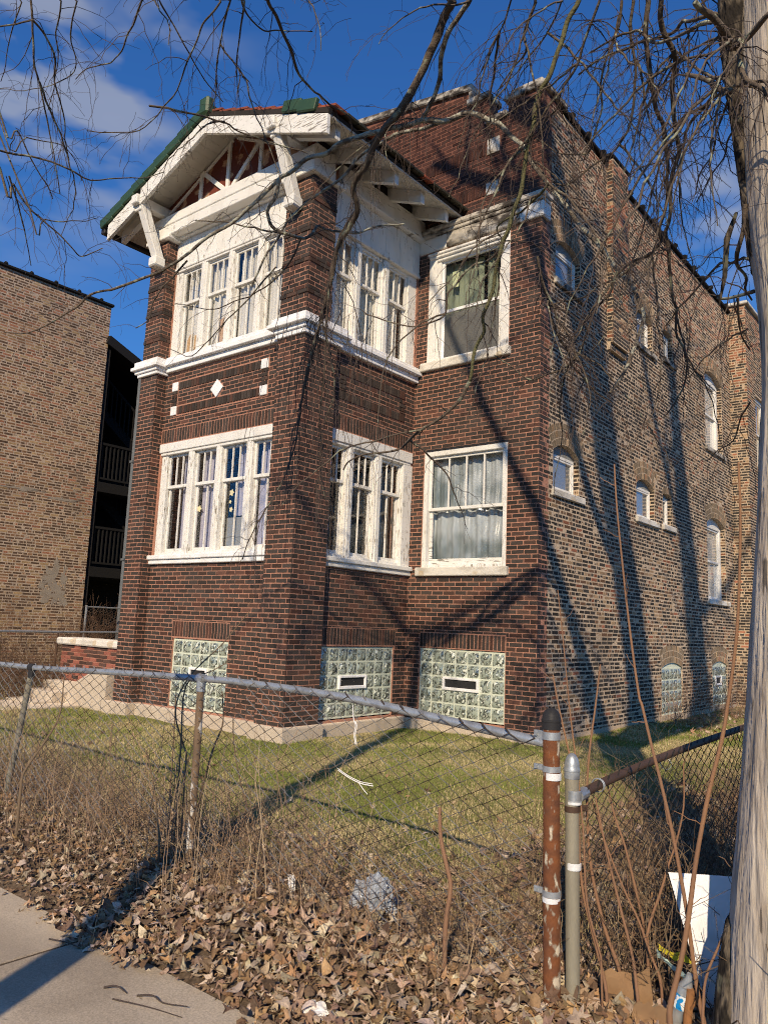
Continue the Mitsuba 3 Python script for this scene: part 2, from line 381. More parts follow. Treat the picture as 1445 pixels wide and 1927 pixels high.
def courses(L, z0, z1, holes, length=0.203, joint=0.010, h=0.0570, style='running', ends=0.0, u_min=0.0):
    """Outlines (N,4,2) of a wall of bricks; holes: rects (u0,u1,z0,z1) or functions z -> [(u0,u1)]."""
    out = []
    k = int(math.floor(z0 / CH + 1e-6))
    joint = joint + (0.001 if style == 'running' else 0.003)
    if style == 'running': h = h - 0.0008
    while k * CH < z1 - 0.02:
        a, b = max(k * CH + 0.006, z0 + 0.004), min(k * CH + 0.006 + h, z1 - 0.003)
        if b - a < 0.014:
            k += 1; continue
        zm = (a + b) / 2
        hs, slivers = [], []
        for r in holes:
            if callable(r): hs += r(zm)
            elif r[3] > a + 0.003 and r[2] < b - 0.003:
                hs.append((r[0], r[1]))
                if r[2] - a > 0.014: slivers.append((r[0], r[1], a, r[2] - 0.003))
                if b - r[3] > 0.014: slivers.append((r[0], r[1], r[3] + 0.003, b))
        segs = [(s, e, a, b) for s, e in cut([(u_min - ends, L + ends)], hs)]
        for s, e, sa, sb in slivers:
            o = [(r[0], r[1]) for r in holes if not callable(r) and r[3] > sa + 0.003 and r[2] < sb - 0.003]
            segs += [(x, y, sa, sb) for x, y in cut([(max(s, u_min - ends), min(e, L + ends))], o) if y - x > 0.03]
        if style == 'running':
            off = (0.0 if k % 2 else 0.5 * (length + joint)) + (0 if k % 7 else 0.02)
            edges, u = [], math.floor(u_min / (length + joint)) * (length + joint) - off - (length + joint)
            while u < L + 0.3:
                w = length + rng.uniform(-0.004, 0.004)
                edges.append((u, u + w)); u += w + joint
        else:
            header = (k % 6 == 0)
            edges, u = [], u_min - 0.2 - rng.uniform(0, 0.3)
            while u < L + 0.3:
                w = (0.098 if header or rng.random() < 0.10 else 0.200) + rng.uniform(-0.012, 0.010)
                g = joint + rng.uniform(-0.002, 0.006)
                r = rng.random()
                if r < 0.34 and w > 0.15:
                    m = rng.integers(2, 5)
                    cuts = np.sort(rng.uniform(0.1, 0.9, m - 1)) * w
                    st = np.concatenate([[0], cuts, [w]])
                    for i in range(m):
                        if st[i + 1] - st[i] > 0.03:
                            edges.append((u + st[i] + (0.005 if i else 0), u + st[i + 1] - 0.005))
                else:
                    edges.append((u, u + w))
                u += w + g
        for s, e, a, b in segs:
            for x0, x1 in edges:
                p, q = max(x0, s), min(x1, e)
                if q - p > 0.012:
                    dz = rng.uniform(-0.001, 0.001) if style == 'running' else rng.uniform(-0.004, 0.004)
                    sh = 0 if style == 'running' else rng.uniform(0, 0.005)
                    out.append([[p, a + dz + sh], [q, a + dz + sh], [q, b + dz - sh], [p, b + dz - sh]])
        k += 1
    return np.array(out).reshape(-1, 4, 2)


def soldiers(u0, u1, z0, z1, w=0.057, joint=0.010):
    n = max(1, int(round((u1 - u0) / (w + joint))))
    e = np.linspace(u0, u1, n + 1)
    return np.array([[[e[i] + joint / 2, z0 + .004], [e[i + 1] - joint / 2, z0 + .004], [e[i + 1] - joint / 2, z1 - .004], [e[i] + joint / 2, z1 - .004]] for i in range(n)])


def face_tone(c, z):
    n = len(c)
    t = rng.random(n)
    base = np.where(t[:, None] < 0.70, np.array([0.054, 0.043, 0.037]), np.where(t[:, None] < 0.9, np.array([0.078, 0.048, 0.037]), np.array([0.095, 0.05, 0.038])))
    base = base * rng.uniform(0.72, 1.35, (n, 1))
    soot = np.clip((meshkit.fbm(c * 0.7, 3, 4) - 0.5) * 2.5, 0, 1)[:, None] * 0.5
    base = base * (1 - 0.4 * soot)
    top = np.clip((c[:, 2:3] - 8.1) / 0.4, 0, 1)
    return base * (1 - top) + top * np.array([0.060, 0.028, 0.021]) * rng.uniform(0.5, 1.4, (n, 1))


def common_tone(c, z):
    n = len(c)
    t = rng.random(n)[:, None]
    dark = np.array([0.050, 0.044, 0.038]); brown = np.array([0.135, 0.080, 0.050]); tan = np.array([0.27, 0.185, 0.11]); red = np.array([0.24, 0.10, 0.06])
    cl = meshkit.fbm(c * np.array([1.1, 1.1, 0.9]), 4, 9)[:, None]
    top = np.clip((c[:, 2:3] - 7.6) / 1.6, 0, 1)
    pd = np.clip(0.70 - 1.1 * (cl - 0.5) - 0.30 * top, 0.1, 0.92)
    col = np.where(t < pd, dark, np.where(t < pd + 0.20, brown, np.where(rng.random((n, 1)) < 0.35 + 0.6 * top, red, tan)))
    return col * rng.uniform(0.7, 1.35, (n, 1))


def neigh_tone(c, z):
    n = len(c)
    t = rng.random(n)[:, None]
    cl = meshkit.fbm(c * np.array([0.8, 0.8, 1.6]), 4, 21)[:, None]
    a = np.array([0.25, 0.145, 0.085]); b = np.array([0.115, 0.075, 0.052]); d = np.array([0.32, 0.22, 0.12]); e = np.array([0.28, 0.13, 0.08])
    low = np.clip((4.5 - c[:, 2:3]) / 3, 0, 1)
    col = np.where(t < 0.42 - (cl - .5) * 1.2, b, np.where(t < 0.72, a, np.where(rng.random((n, 1)) < 0.4 + .5 * low, d, e)))
    return col * rng.uniform(0.75, 1.3, (n, 1))


BRICKS = {}     # holder thing -> list of (holder part key, v, f1, colour, distance)


def lay(holder, face, Q, tone, bsdf, proud=0.0032, spread=0.0014, pick=True):
    if len(Q) == 0: return
    pr = proud + rng.uniform(-spread, spread, len(Q))
    c = face.P(Q.mean(1)[:, 0], Q.mean(1)[:, 1])
    v, f1, col = quads_to_mesh(face, Q, pr, tone(c, None))
    th = holder.split('__')[0]
    size = (Q[:, :, 0].max(1) - Q[:, :, 0].min(1))
    for i in range(len(Q)):
        BRICKS.setdefault(th, []).append((np.linalg.norm(c[i] - CAM) - 0.0 * size[i] if pick and size[i] > 0.09 else 1e9, holder, v[i], col[i], bsdf, f1))


def flush_bricks(th, most=300):
    L = sorted(BRICKS.pop(th), key=lambda b: b[0])
    for d, holder, v, col, bsdf, f1 in L[:most]:
        put(holder + '__brick', (v, f1), bsdf, color=col)
    rest = {}
    for b in L[most:]:
        rest.setdefault((b[1], b[4]), []).append(b)
    for (holder, bsdf), bs in rest.items():
        V = np.array([b[2] for b in bs]); C = np.array([b[3] for b in bs])
        F = np.concatenate([b[5] + 8 * i for i, b in enumerate(bs)])
        put(holder + '__brickwork', (V.reshape(-1, 3), F), bsdf, color=C.reshape(-1, 3), kind='stuff')


def wall_poly(u0, u1, z0, z1, holes):
    p = sbox(u0, z0, u1, z1)
    for h in holes:
        p = p.difference(h)
    return p


def arch_poly(u0, u1, z0, z1, rise):
    """Opening with a segmental head: springs at z1 - rise."""
    w = (u1 - u0) / 2
    R = (w * w + rise * rise) / (2 * rise)
    c = ((u0 + u1) / 2, z1 - R)
    a = math.asin(w / R)
    pts = [(u0, z0), (u1, z0)] + [(c[0] + R * math.sin(t), c[1] + R * math.cos(t)) for t in np.linspace(a, -a, 13)]
    return Polygon(pts), c, R, a
scene['m_screen'] = {'type': 'blendbsdf', 'weight': 0.62, 'a': {'type': 'null'}, 'b': {'type': 'twosided', 'bsdf': {'type': 'diffuse', 'reflectance': {'type': 'rgb', 'value': [0.17, 0.17, 0.165]}}}}
mat('m_dry_stalk', (0.16, 0.115, 0.075), 0.9)
mat('m_cardboard_dark', proc(lambda p, n, uv: mix((0.30, 0.19, 0.10), (0.22, 0.13, 0.07), fbm(p.x * 18, p.y * 18, p.z * 18))), 0.9)

# ------------------------------------------------------------------ the brick house
H = thing('brick_house', 'old dark brick two-storey house with a white-trimmed gabled sunroom bay and peeling paint', 'house')
MAIN = Face((0, 0, 0), (1, 0, 0), (0, -1, 0))
BAYF = Face((0, -2.52, 0), (1, 0, 0), (0, -1, 0))
PILF = Face((0, -2.71, 0), (1, 0, 0), (0, -1, 0))
BAYS = Face((-2.30, 0, 0), (0, 1, 0), (1, 0, 0))
SIDE = Face((0, 0, 0), (0, 1, 0), (1, 0, 0))
FB = 'm_face_brick'

XR, ZD, SL = -4.13, 9.24, 0.395
zd = lambda x: ZD - SL * abs(x - XR)
# openings (u0, u1, z0, z1)
LW = (-2.06, -0.52, 2.43, 4.31)
UW = (-2.08, -0.54, 5.80, 7.75)
GB = (-2.02, -0.50, 0.15, 1.19)
SLW, SUW, SGB = (-1.99, -0.05, 2.42, 4.29), (-2.18, -0.05, 5.74, 7.40), (-1.96, -0.31, 0.15, 1.18)
FLW, FUW, FGB = (-5.60, -2.72, 2.46, 4.31), (-5.62, -2.72, 5.78, 8.0), (-4.89, -3.58, 0.15, 1.18)
PAR = [(-8.2, -0.4), (0, -0.4), (0, 9.93), (-0.62, 9.93), (-0.62, 9.68), (-1.0, 9.68), (-1.0, 10.16), (-1.34, 10.16), (-1.34, 10.42), (-4.1, 10.83), (-8.2, 10.2)]
hp = Polygon(PAR)
for r in (LW, UW, GB):
    hp = hp.difference(sbox(r[0], r[2], r[1], r[3]))
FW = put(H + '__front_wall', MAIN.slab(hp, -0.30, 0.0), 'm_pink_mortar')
bw = wall_poly(-5.70, -2.60, -0.4, 8.4, [sbox(r[0], r[2], r[1], r[3]) for r in (FLW, FUW, FGB)])
BF = put(H + '__bay_front_wall', join([BAYF.slab(bw, -0.25, 0.0), bx(-6.09, -5.64, -2.71, -2.27, -0.4, 7.86), bx(-6.05, -5.85, -2.27, 0, -0.4, 8.9)]), 'm_pink_mortar')
bs = wall_poly(-2.3, 0.0, -0.4, 8.4, [sbox(r[0], r[2], r[1], r[3]) for r in (SLW, SUW, SGB)])
BS = put(H + '__bay_side_wall', join([BAYS.slab(bs, -0.25, 0.0)]), 'm_pink_mortar')
CP = put(H + '__corner_pilaster', join([bx(-2.72, -2.19, -2.71, -2.05, -0.4, 5.55), bx(-2.72, -2.19, -2.71, -2.22, 5.55, 7.86)]), 'm_pink_mortar')

# main front: running bond, flush with the corner; panels of soldiers over the openings
hol = [(-2.03, -0.49, 0.0, 1.43), (-2.065, -0.515, 2.29, 4.33), (-2.085, -0.535, 5.65, 8.2), (-2.9, 0.1, 7.74, 8.16)]
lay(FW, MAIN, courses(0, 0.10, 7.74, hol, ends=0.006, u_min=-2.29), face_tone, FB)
lay(FW, MAIN, soldiers(-2.03, -0.50, 1.20, 1.42), face_tone, FB)
def parapet_hole(z):
    h = [(-9, -6.6)]
    if z > 9.90: h.append((-0.62, 1))
    if z > 9.66: h.append((-1.0, -0.62))
    if z > 10.14: h.append((-1.34, -0.9))
    top = lambda x: 10.40 + 0.1486 * (-1.34 - x)
    if z > 10.38: h.append((-1.34 - (z - 10.38) / 0.1486 if False else -1.34 - max(0, (z - 10.36)) / 0.1486 * 0 - 0, 1)) if False else None
    if z > 10.36:
        x = -1.34 - (z - 10.36) / 0.1486
        h.append((x, 1))
    h += [(-1.01, -0.75, )] if 9.12 < z < 9.41 or 8.41 < z < 8.64 else []
    return [a for a in h if a is not None]
def sold_hole(z):
    return [(-3.7, -1.02)] if 8.42 < z < 8.63 or 9.13 < z < 9.36 else []
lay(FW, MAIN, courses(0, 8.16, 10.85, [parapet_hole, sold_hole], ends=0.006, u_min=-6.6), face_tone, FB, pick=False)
for z0 in (8.43, 9.14):
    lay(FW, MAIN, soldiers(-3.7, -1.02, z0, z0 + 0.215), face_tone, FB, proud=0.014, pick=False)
for z0, z1 in ((9.13, 9.40), (8.42, 8.63)):
    put(FW + '__stone_tile', MAIN.box(-1.0, -0.765, z0, z1, 0.0, 0.022, 0.006), 'm_limestone')
# corner return, toothed into the common brick of the side
def tooth(z):
    return [(0.115 if int(round(z / CH)) // 5 % 2 else 0.218, 1)]
SW_holes = []
lay(FW, SIDE, courses(0.222, 0.10, 9.9, [tooth], ends=0.0, u_min=-0.006, length=0.206), face_tone, FB)

# bay side (recessed 11 cm behind the pilaster)
hol = [(-1.97, -0.30, 0.0, 1.19), (-1.975, -0.275, 1.19, 1.445), (-2.05, 0.05, 2.29, 4.565), (-2.3, 0.05, 5.49, 9), (-1.855, -0.275, 4.765, 5.285)]
lay(BS, BAYS, courses(0, 0.14, 5.48, hol, u_min=-2.05), face_tone, FB)
lay(BS, BAYS, soldiers(-1.97, -0.28, 1.20, 1.44), face_tone, FB)
lay(BS, BAYS, soldiers(-2.04, -0.01, 4.32, 4.56), face_tone, FB)
def panel(face, u0, u1, z0, z1, holder, diamonds):
    """A raised frame of soldier bricks round a field of running bond, flush soldiers with deep shadow joints."""
    w = 0.135
    lay(holder, face, soldiers(u0 + w, u1 - w, z1 - w, z1), face_tone, FB, proud=0.018)
    lay(holder, face, soldiers(u0 + w, u1 - w, z0, z0 + w), face_tone, FB, proud=0.018)
    lay(holder, face, np.array([[[a, b], [a + w - .012, b], [a + w - .012, b + w - .01], [a, b + w - .01]] for a in (u0 + .004, u1 - w + .008) for b in (z0 + .005, z1 - w + .005)]), face_tone, FB, proud=0.018)
    lay(holder, face, courses(u1, z0 + w, z1 - w, [(u0 + w, u1 - w, z0, z1)], u_min=u0, length=0.125), face_tone, FB, proud=0.018)
    lay(holder, face, courses(u1 - w - 0.003, z0 + w + 0.002, z1 - w - 0.002, diamonds, u_min=u0 + w + 0.003), face_tone, FB, proud=0.004)
panel(BAYS, -1.85, -0.28, 4.77, 5.28, BS, [])

# bay front
hol = [(-4.895, -3.575, 0.0, 1.19), (-4.935, -3.565, 1.19, 1.445), (-5.66, -2.6, 2.32, 4.56), (-6, -2.6, 5.54, 9), (-5.435, -3.085, 4.765, 5.355)]
lay(BF, BAYF, courses(-2.72, 0.14, 5.5, hol, u_min=-5.64), face_tone, FB)
lay(BF, BAYF, soldiers(-4.93, -3.57, 1.20, 1.44), face_tone, FB)
lay(BF, BAYF, soldiers(-5.63, -2.72, 4.33, 4.555), face_tone, FB)
def dia(z):
    r = 0.155 - abs(z - 5.065)
    return [(-4.26 - r - 0.01, -4.26 + r + 0.01)] if r > -0.02 else []
sq = [(-5.43, -5.27, 5.18, 5.35), (-5.43, -5.27, 4.77, 4.94), (-3.26, -3.09, 5.18, 5.35), (-3.26, -3.09, 4.77, 4.94)]
lay(BF, BAYF, soldiers(-5.26, -3.27, 5.20, 5.335), face_tone, FB, proud=0.016)
lay(BF, BAYF, soldiers(-5.26, -3.27, 4.785, 4.92), face_tone, FB, proud=0.016)
lay(BF, BAYF, courses(-3.09, 4.93, 5.19, [(-5.29, -3.24, 4.9, 5.2)], u_min=-5.43, length=0.14), face_tone, FB, proud=0.014)
lay(BF, BAYF, courses(-3.25, 4.93, 5.19, [dia], u_min=-5.27), face_tone, FB, proud=0.004)
for r in sq:
    put(BF + '__stone_tile', BAYF.box(r[0] + .008, r[1] - .008, r[2] + .01, r[3] - .01, 0.0, 0.026, 0.006), 'm_white_new')
put(BF + '__stone_tile', BAYF.slab(Polygon([(-4.41, 5.065), (-4.26, 4.92), (-4.11, 5.065), (-4.26, 5.21)]), 0.0, 0.024), 'm_white_new')
# pilasters
def pilaster(holder, face, u0, u1, z0, z1, banded, ends=0.006, seed=0):
    Q = courses(u1, z0, z1, [], u_min=u0, ends=ends)
    if not banded:
        lay(holder, face, Q, face_tone, FB); return
    k = np.round(Q[:, 0, 1] / CH).astype(int) % 7
    lay(holder, face, Q[(k != 0) & (k != 1)], face_tone, FB)
    lay(holder, face, Q[k == 1], face_tone, FB, proud=0.010)
    lay(holder, face, Q[k == 0], face_tone, FB, proud=0.020)
PL_R = Face((-5.64, 0, 0), (0, 1, 0), (1, 0, 0))
PR_R = Face((-2.19, 0, 0), (0, 1, 0), (1, 0, 0))
for z0, z1, b in ((0.14, 5.5, False), (5.74, 7.86, True)):
    pilaster(BF, PILF, -6.09, -5.64, z0, z1, b)
    pilaster(BF, PL_R, -2.71, -2.53, z0, z1, b)
    pilaster(CP, PILF, -2.72, -2.19, z0, z1, b)
    pilaster(CP, PR_R, -2.71, -2.05 if not b else -2.22, z0, z1, b)

# concrete skirting round the foot of the walls
put(H + '__foundation_ledge', join([bx(-6.2, -5.60, -2.80, -2.3, -0.3, 0.135, 0.015), bx(-5.60, -2.75, -2.63, -2.4, -0.3, 0.125, 0.015), bx(-2.78, -2.11, -2.79, -2.0, -0.3, 0.14, 0.02),
                                    bx(-2.4, -2.21, -2.0, -0.06, -0.3, 0.12, 0.015), bx(-2.40, 0.05, -0.07, 0.1, -0.3, 0.10, 0.015)]), 'm_pale_concrete')

# white sill band round the bay at the upper floor
def band(name, boxes, m='m_white_new'):
    return put(H + '__' + name, join([bx(*b, 0.008) for b in boxes]), m)
band('sill_band', [(-6.24, -5.52, -2.84, -2.2, 5.60, 5.66), (-6.20, -5.55, -2.80, -2.2, 5.66, 5.755), (-6.19, -5.57, -2.79, -2.2, 5.545, 5.60), (-6.15, -5.59, -2.76, -2.2, 5.49, 5.545),
                   (-5.52, -2.84, -2.66, -2.3, 5.62, 5.70), (-5.55, -2.80, -2.62, -2.3, 5.70, 5.775), (-5.57, -2.8, -2.59, -2.3, 5.53, 5.62)])
band('sill_band', [(-2.84, -2.06, -2.85, -1.86, 5.61, 5.67), (-2.80, -2.10, -2.81, -1.90, 5.67, 5.755), (-2.78, -2.12, -2.78, -1.92, 5.545, 5.61), (-2.75, -2.15, -2.75, -1.96, 5.475, 5.545),
                   (-2.4, -2.16, -1.86, -0.003, 5.60, 5.665), (-2.4, -2.20, -1.90, -0.003, 5.665, 5.73), (-2.4, -2.23, -1.9, -0.003, 5.49, 5.60)])

# ---- windows
pane_at = []


def sash(wk, F, u0, u1, z0, z1, d, bars, paint_m, st=0.045, bot=0.05, mun=0.020, split=None):
    """One sash: stiles and rails, vertical glazing bars, panes."""
    fr = [F.box(u0, u0 + st, z0, z1, d - 0.035, d, 0.004), F.box(u1 - st, u1, z0, z1, d - 0.035, d, 0.004),
          F.box(u0 + st, u1 - st, z0, z0 + bot, d - 0.035, d - 0.0007, 0.004), F.box(u0 + st, u1 - st, z1 - st, z1, d - 0.035, d - 0.0007, 0.004)]
    put(wk + '__sash', join(fr), paint_m)
    a, b, lo, hi = u0 + st, u1 - st, z0 + bot, z1 - st
    cuts = np.linspace(a, b, bars + 2)
    for c in cuts[1:-1]:
        put(wk + '__glazing_bar', F.box(c - mun / 2, c + mun / 2, lo, hi, d - 0.030, d - 0.002, 0.003), paint_m)
    for i in range(bars + 1):
        x0, x1 = cuts[i] + (mun / 2 if i else 0), cuts[i + 1] - (mun / 2 if i < bars else 0)
        t = rng.uniform(-0.0012, 0.0012, 4)
        v = F.P(np.array([x0, x1, x1, x0]), np.array([lo, lo, hi, hi]), d - 0.018 + t)
        put(wk + '__pane', (v, np.array([[0, 1, 2], [0, 2, 3]])), 'm_glass')


def casement_bank(F, units, z0, z1, meet, d, tops, bots, outer, paint_m, label=None):
    """A bank of double-hung units between mullions. outer = (u0, u1) of the whole frame."""
    wk = put(H + '__window', join([F.box(outer[0], units[0][0], z0, z1, -0.14, d, 0.006)] +
                                  [F.box(units[i][1], units[i + 1][0], z0, z1, -0.14, d + 0.012, 0.006) for i in range(len(units) - 1)] +
                                  [F.box(units[i][1] + .035, units[i + 1][0] - .035, z0, z1 - .02, d, d + 0.03, 0.006) for i in range(len(units) - 1)] +
                                  [F.box(units[-1][1], outer[1], z0, z1, -0.14, d, 0.006)] +
                                  [F.box(a, b, z1 - 0.05, z1, -0.14, d - 0.01, 0.004) for a, b in units] +
                                  [F.box(a, b, z0, z0 + 0.05, -0.14, d - 0.01, 0.004) for a, b in units]), paint_m, label=label)
    for k, (a, b) in enumerate(units):
        a, b = a + 0.004, b - 0.004
        tp = tops[k] if isinstance(tops, (list, tuple)) else tops
        bo = bots[k] if isinstance(bots, (list, tuple)) else bots
        sash(wk, F, a, b, meet - 0.015, z1 - 0.052, d - 0.035, tp, paint_m, st=0.036)
        sash(wk, F, a, b, z0 + 0.052, meet + 0.018, d - 0.075, bo, paint_m, st=0.036, bot=0.06)
    return wk


PM = 'm_white_peel'
w_fl = casement_bank(BAYF, [(-5.44, -4.88), (-4.73, -4.19), (-4.05, -3.49), (-3.35, -2.82)], 2.47, 4.17, 3.58, -0.02, 2, 1, (-5.60, -2.70), PM, 'four-light window bank with lilac curtains under a white head board')
put(w_fl + '__head_board', join([BAYF.box(-5.62, -2.70, 4.165, 4.31, -0.1, 0.035, 0.008), BAYF.box(-5.60, -2.70, 4.12, 4.165, -0.1, 0.012, 0.006)]), 'm_white_paint')
put(w_fl + '__sill', join([BAYF.box(-5.70, -4.28, 2.395, 2.465, -0.1, 0.09, 0.01), BAYF.box(-4.28, -2.73, 2.40, 2.47, -0.1, 0.084, 0.01), BAYF.box(-5.67, -2.73, 2.325, 2.395, -0.1, 0.055, 0.01)]), 'm_white_new')
w_sl = casement_bank(BAYS, [(-1.90, -1.58), (-1.42, -0.92), (-0.76, -0.24)], 2.44, 4.13, 3.56, -0.02, [1, 2, 2], [0, 1, 1], (-2.02, -0.05), PM, 'three-light window bank with dark glass on the side of the bay, ground floor')
put(w_sl + '__casing', BAYS.box(-0.235, -0.003, 2.44, 4.09, -0.015, 0.006, 0.004), PM)
put(w_sl + '__head_board', join([BAYS.box(-2.02, -0.03, 4.13, 4.30, -0.1, 0.030, 0.008), BAYS.box(-2.0, -0.05, 4.09, 4.13, -0.1, 0.01, 0.006)]), 'm_white_paint')
put(w_sl + '__sill', join([BAYS.box(-2.03, -0.004, 2.37, 2.44, -0.1, 0.085, 0.01), BAYS.box(-2.03, -0.004, 2.295, 2.37, -0.1, 0.05, 0.01)]), 'm_white_paint')
w_fu = casement_bank(BAYF, [(-5.45, -4.93), (-4.77, -4.24), (-4.10, -3.54), (-3.40, -2.84)], 5.775, 7.36, 6.74, -0.02, 2, 1, (-5.63, -2.70), PM, 'four-light upper window bank with white curtains and badly peeling frames')
w_su = casement_bank(BAYS, [(-2.00, -1.62), (-1.46, -0.94), (-0.78, -0.26)], 5.73, 7.33, 6.72, -0.02, [1, 2, 2], [1, 1, 1], (-2.21, -0.04), PM, 'three-light upper window bank on the shaded side of the bay')
# frieze boards over the upper windows
fr = [BAYF.box(-5.64 + i * 0.1829, -5.64 + (i + 1) * 0.1829 - 0.004, 7.40, 7.90, -0.1, 0.0 + 0.002 * (i % 2), 0.003) for i in range(16)]
for f in fr: put(w_fu + '__frieze_board', f, 'm_white_paint')
put(w_fu + '__head_moulding', join([BAYF.box(-5.64, -2.72, 7.36, 7.40, -0.1, 0.025, 0.008), BAYF.box(-5.62, -2.72, 7.325, 7.36, -0.1, 0.008, 0.005)]), 'm_white_peel')
for i in range(12):
    put(w_su + '__frieze_board', BAYS.box(-2.21 + i * 0.183, -2.21 + (i + 1) * 0.183 - 0.004 - (0.004 if i == 11 else 0), 7.38, 8.02, -0.1, 0.014 + 0.002 * (i % 2), 0.003), 'm_white_paint')
put(w_su + '__head_moulding', BAYS.box(-2.21, -0.02, 7.33, 7.38, -0.1, 0.04, 0.008), 'm_white_peel')
# cornice round the bay
put(H + '__bay_cornice', join([bx(-6.18, -5.52, -2.80, -2.3, 7.865, 7.93, 0.01), bx(-2.80, -2.11, -2.80, -2.1, 7.865, 7.93, 0.01), bx(-5.52, -2.80, -2.60, -2.3, 7.90, 7.95, 0.01), bx(-5.52, -2.80, -2.635, -2.3, 7.95, 8.02, 0.012),
                               bx(-6.14, -2.15, -2.765, -2.3, 7.93, 8.10, 0.01), bx(-6.11, -2.17, -2.74, -2.3, 8.10, 8.13, 0.008), bx(-6.13, -2.16, -2.755, -2.3, 8.13, 8.30, 0.01), bx(-6.10, -2.18, -2.70, -2.3, 8.30, 8.36, 0.01)]), 'm_white_paint')
put(H + '__bay_side_cornice', join([bx(-2.4, -2.20, -2.09, -0.005, 8.02, 8.33, 0.01), bx(-2.4, -2.17, -2.10, -0.005, 7.97, 8.02, 0.01)]), 'm_white_peel_wide')
put(H + '__eave_blocking', join([bx(-2.5, -2.24, -2.6, -0.005, 8.335, zd(-2.24) + .01), bx(-6.05, -5.95, -2.6, -0.005, 8.335, zd(-5.95) + .01)]), 'm_dark_wood')

# main-wall windows
def frame4(F, r, w, wt, d0, d1, m, bev=0.006):
    u0, u1, z0, z1 = r
    return join([F.box(u0, u0 + w, z0, z1, d0, d1, bev), F.box(u1 - w, u1, z0, z1, d0, d1, bev), F.box(u0 + w, u1 - w, z1 - wt, z1, d0, d1 - 0.0015, bev), F.box(u0 + w, u1 - w, z0, z0 + 0.045, d0, d1 - 0.0015, bev)])
wl = put(H + '__window', frame4(MAIN, LW, 0.075, 0.09, -0.16, -0.008, PM), PM, label='wide window with cloudy torn plastic film behind its glass, ground floor')
sash(wl, MAIN, LW[0] + .075, LW[1] - .075, 3.34, LW[3] - .09, -0.06, 3, 'm_white_paint', st=0.045, mun=0.026)
sash(wl, MAIN, LW[0] + .075, LW[1] - .075, LW[2] + .045, 3.39, -0.10, 0, 'm_white_peel_wide', st=0.05, bot=0.10)
put(wl + '__stone_sill', MAIN.box(-2.13, -0.47, 2.295, 2.43, -0.2, 0.07, 0.012), 'm_limestone')
put(wl + '__lintel', MAIN.box(-2.08, -0.50, 4.31, 4.335, -0.2, 0.012), 'm_dark_metal')
wu = put(H + '__window', join([frame4(MAIN, (UW[0], UW[1], UW[2], 7.70), 0.15, 0.15, -0.18, 0.012, PM, 0.01), MAIN.box(UW[0] + .15, UW[0] + .22, 5.84, 7.56, -0.18, -0.02, 0.008), MAIN.box(UW[1] - .20, UW[1] - .15, 5.84, 7.56, -0.18, -0.02, 0.008),
                               MAIN.box(UW[0] + 0.02, UW[1] - 0.02, 7.60, 7.645, 0.0, 0.05, 0.01), MAIN.box(UW[0], UW[1], 7.645, 7.69, 0.0, 0.075, 0.012)]), 'm_white_paint', label='wide upper window with green curtains and grey insect screen')
sash(wu, MAIN, UW[0] + .22, UW[1] - .10, 6.64, 7.56, -0.06, 0, 'm_white_new', st=0.045)
sash(wu, MAIN, UW[0] + .22, UW[1] - .10, 5.845, 6.70, -0.09, 0, 'm_white_new', st=0.05, bot=0.05)
put(wu + '__stone_sill', MAIN.box(-2.17, -0.495, 5.66, 5.80, -0.2, 0.075, 0.012), 'm_limestone')
put(H + '__lintel_band', join([MAIN.box(-2.29, -1.73, 7.75, 8.0, -0.2, 0.03, 0.012)]), 'm_white_paint')
put(H + '__lintel_band', join([MAIN.box(-1.73, -0.36, 7.75, 8.0, -0.2, 0.05, 0.012), MAIN.box(-2.29, 0.06, 8.0, 8.06, -0.2, 0.08, 0.012), MAIN.box(-2.29, 0.09, 8.06, 8.15, -0.2, 0.115, 0.02)]), 'm_sooty_stone')
put(H + '__lintel_band', join([MAIN.box(-0.36, 0.05, 7.75, 8.0, -0.2, 0.055, 0.012)]), 'm_white_paint')
lay(FW, MAIN, courses(-0.0, 7.70, 7.75, [], u_min=-0.5, ends=0.006), face_tone, FB)

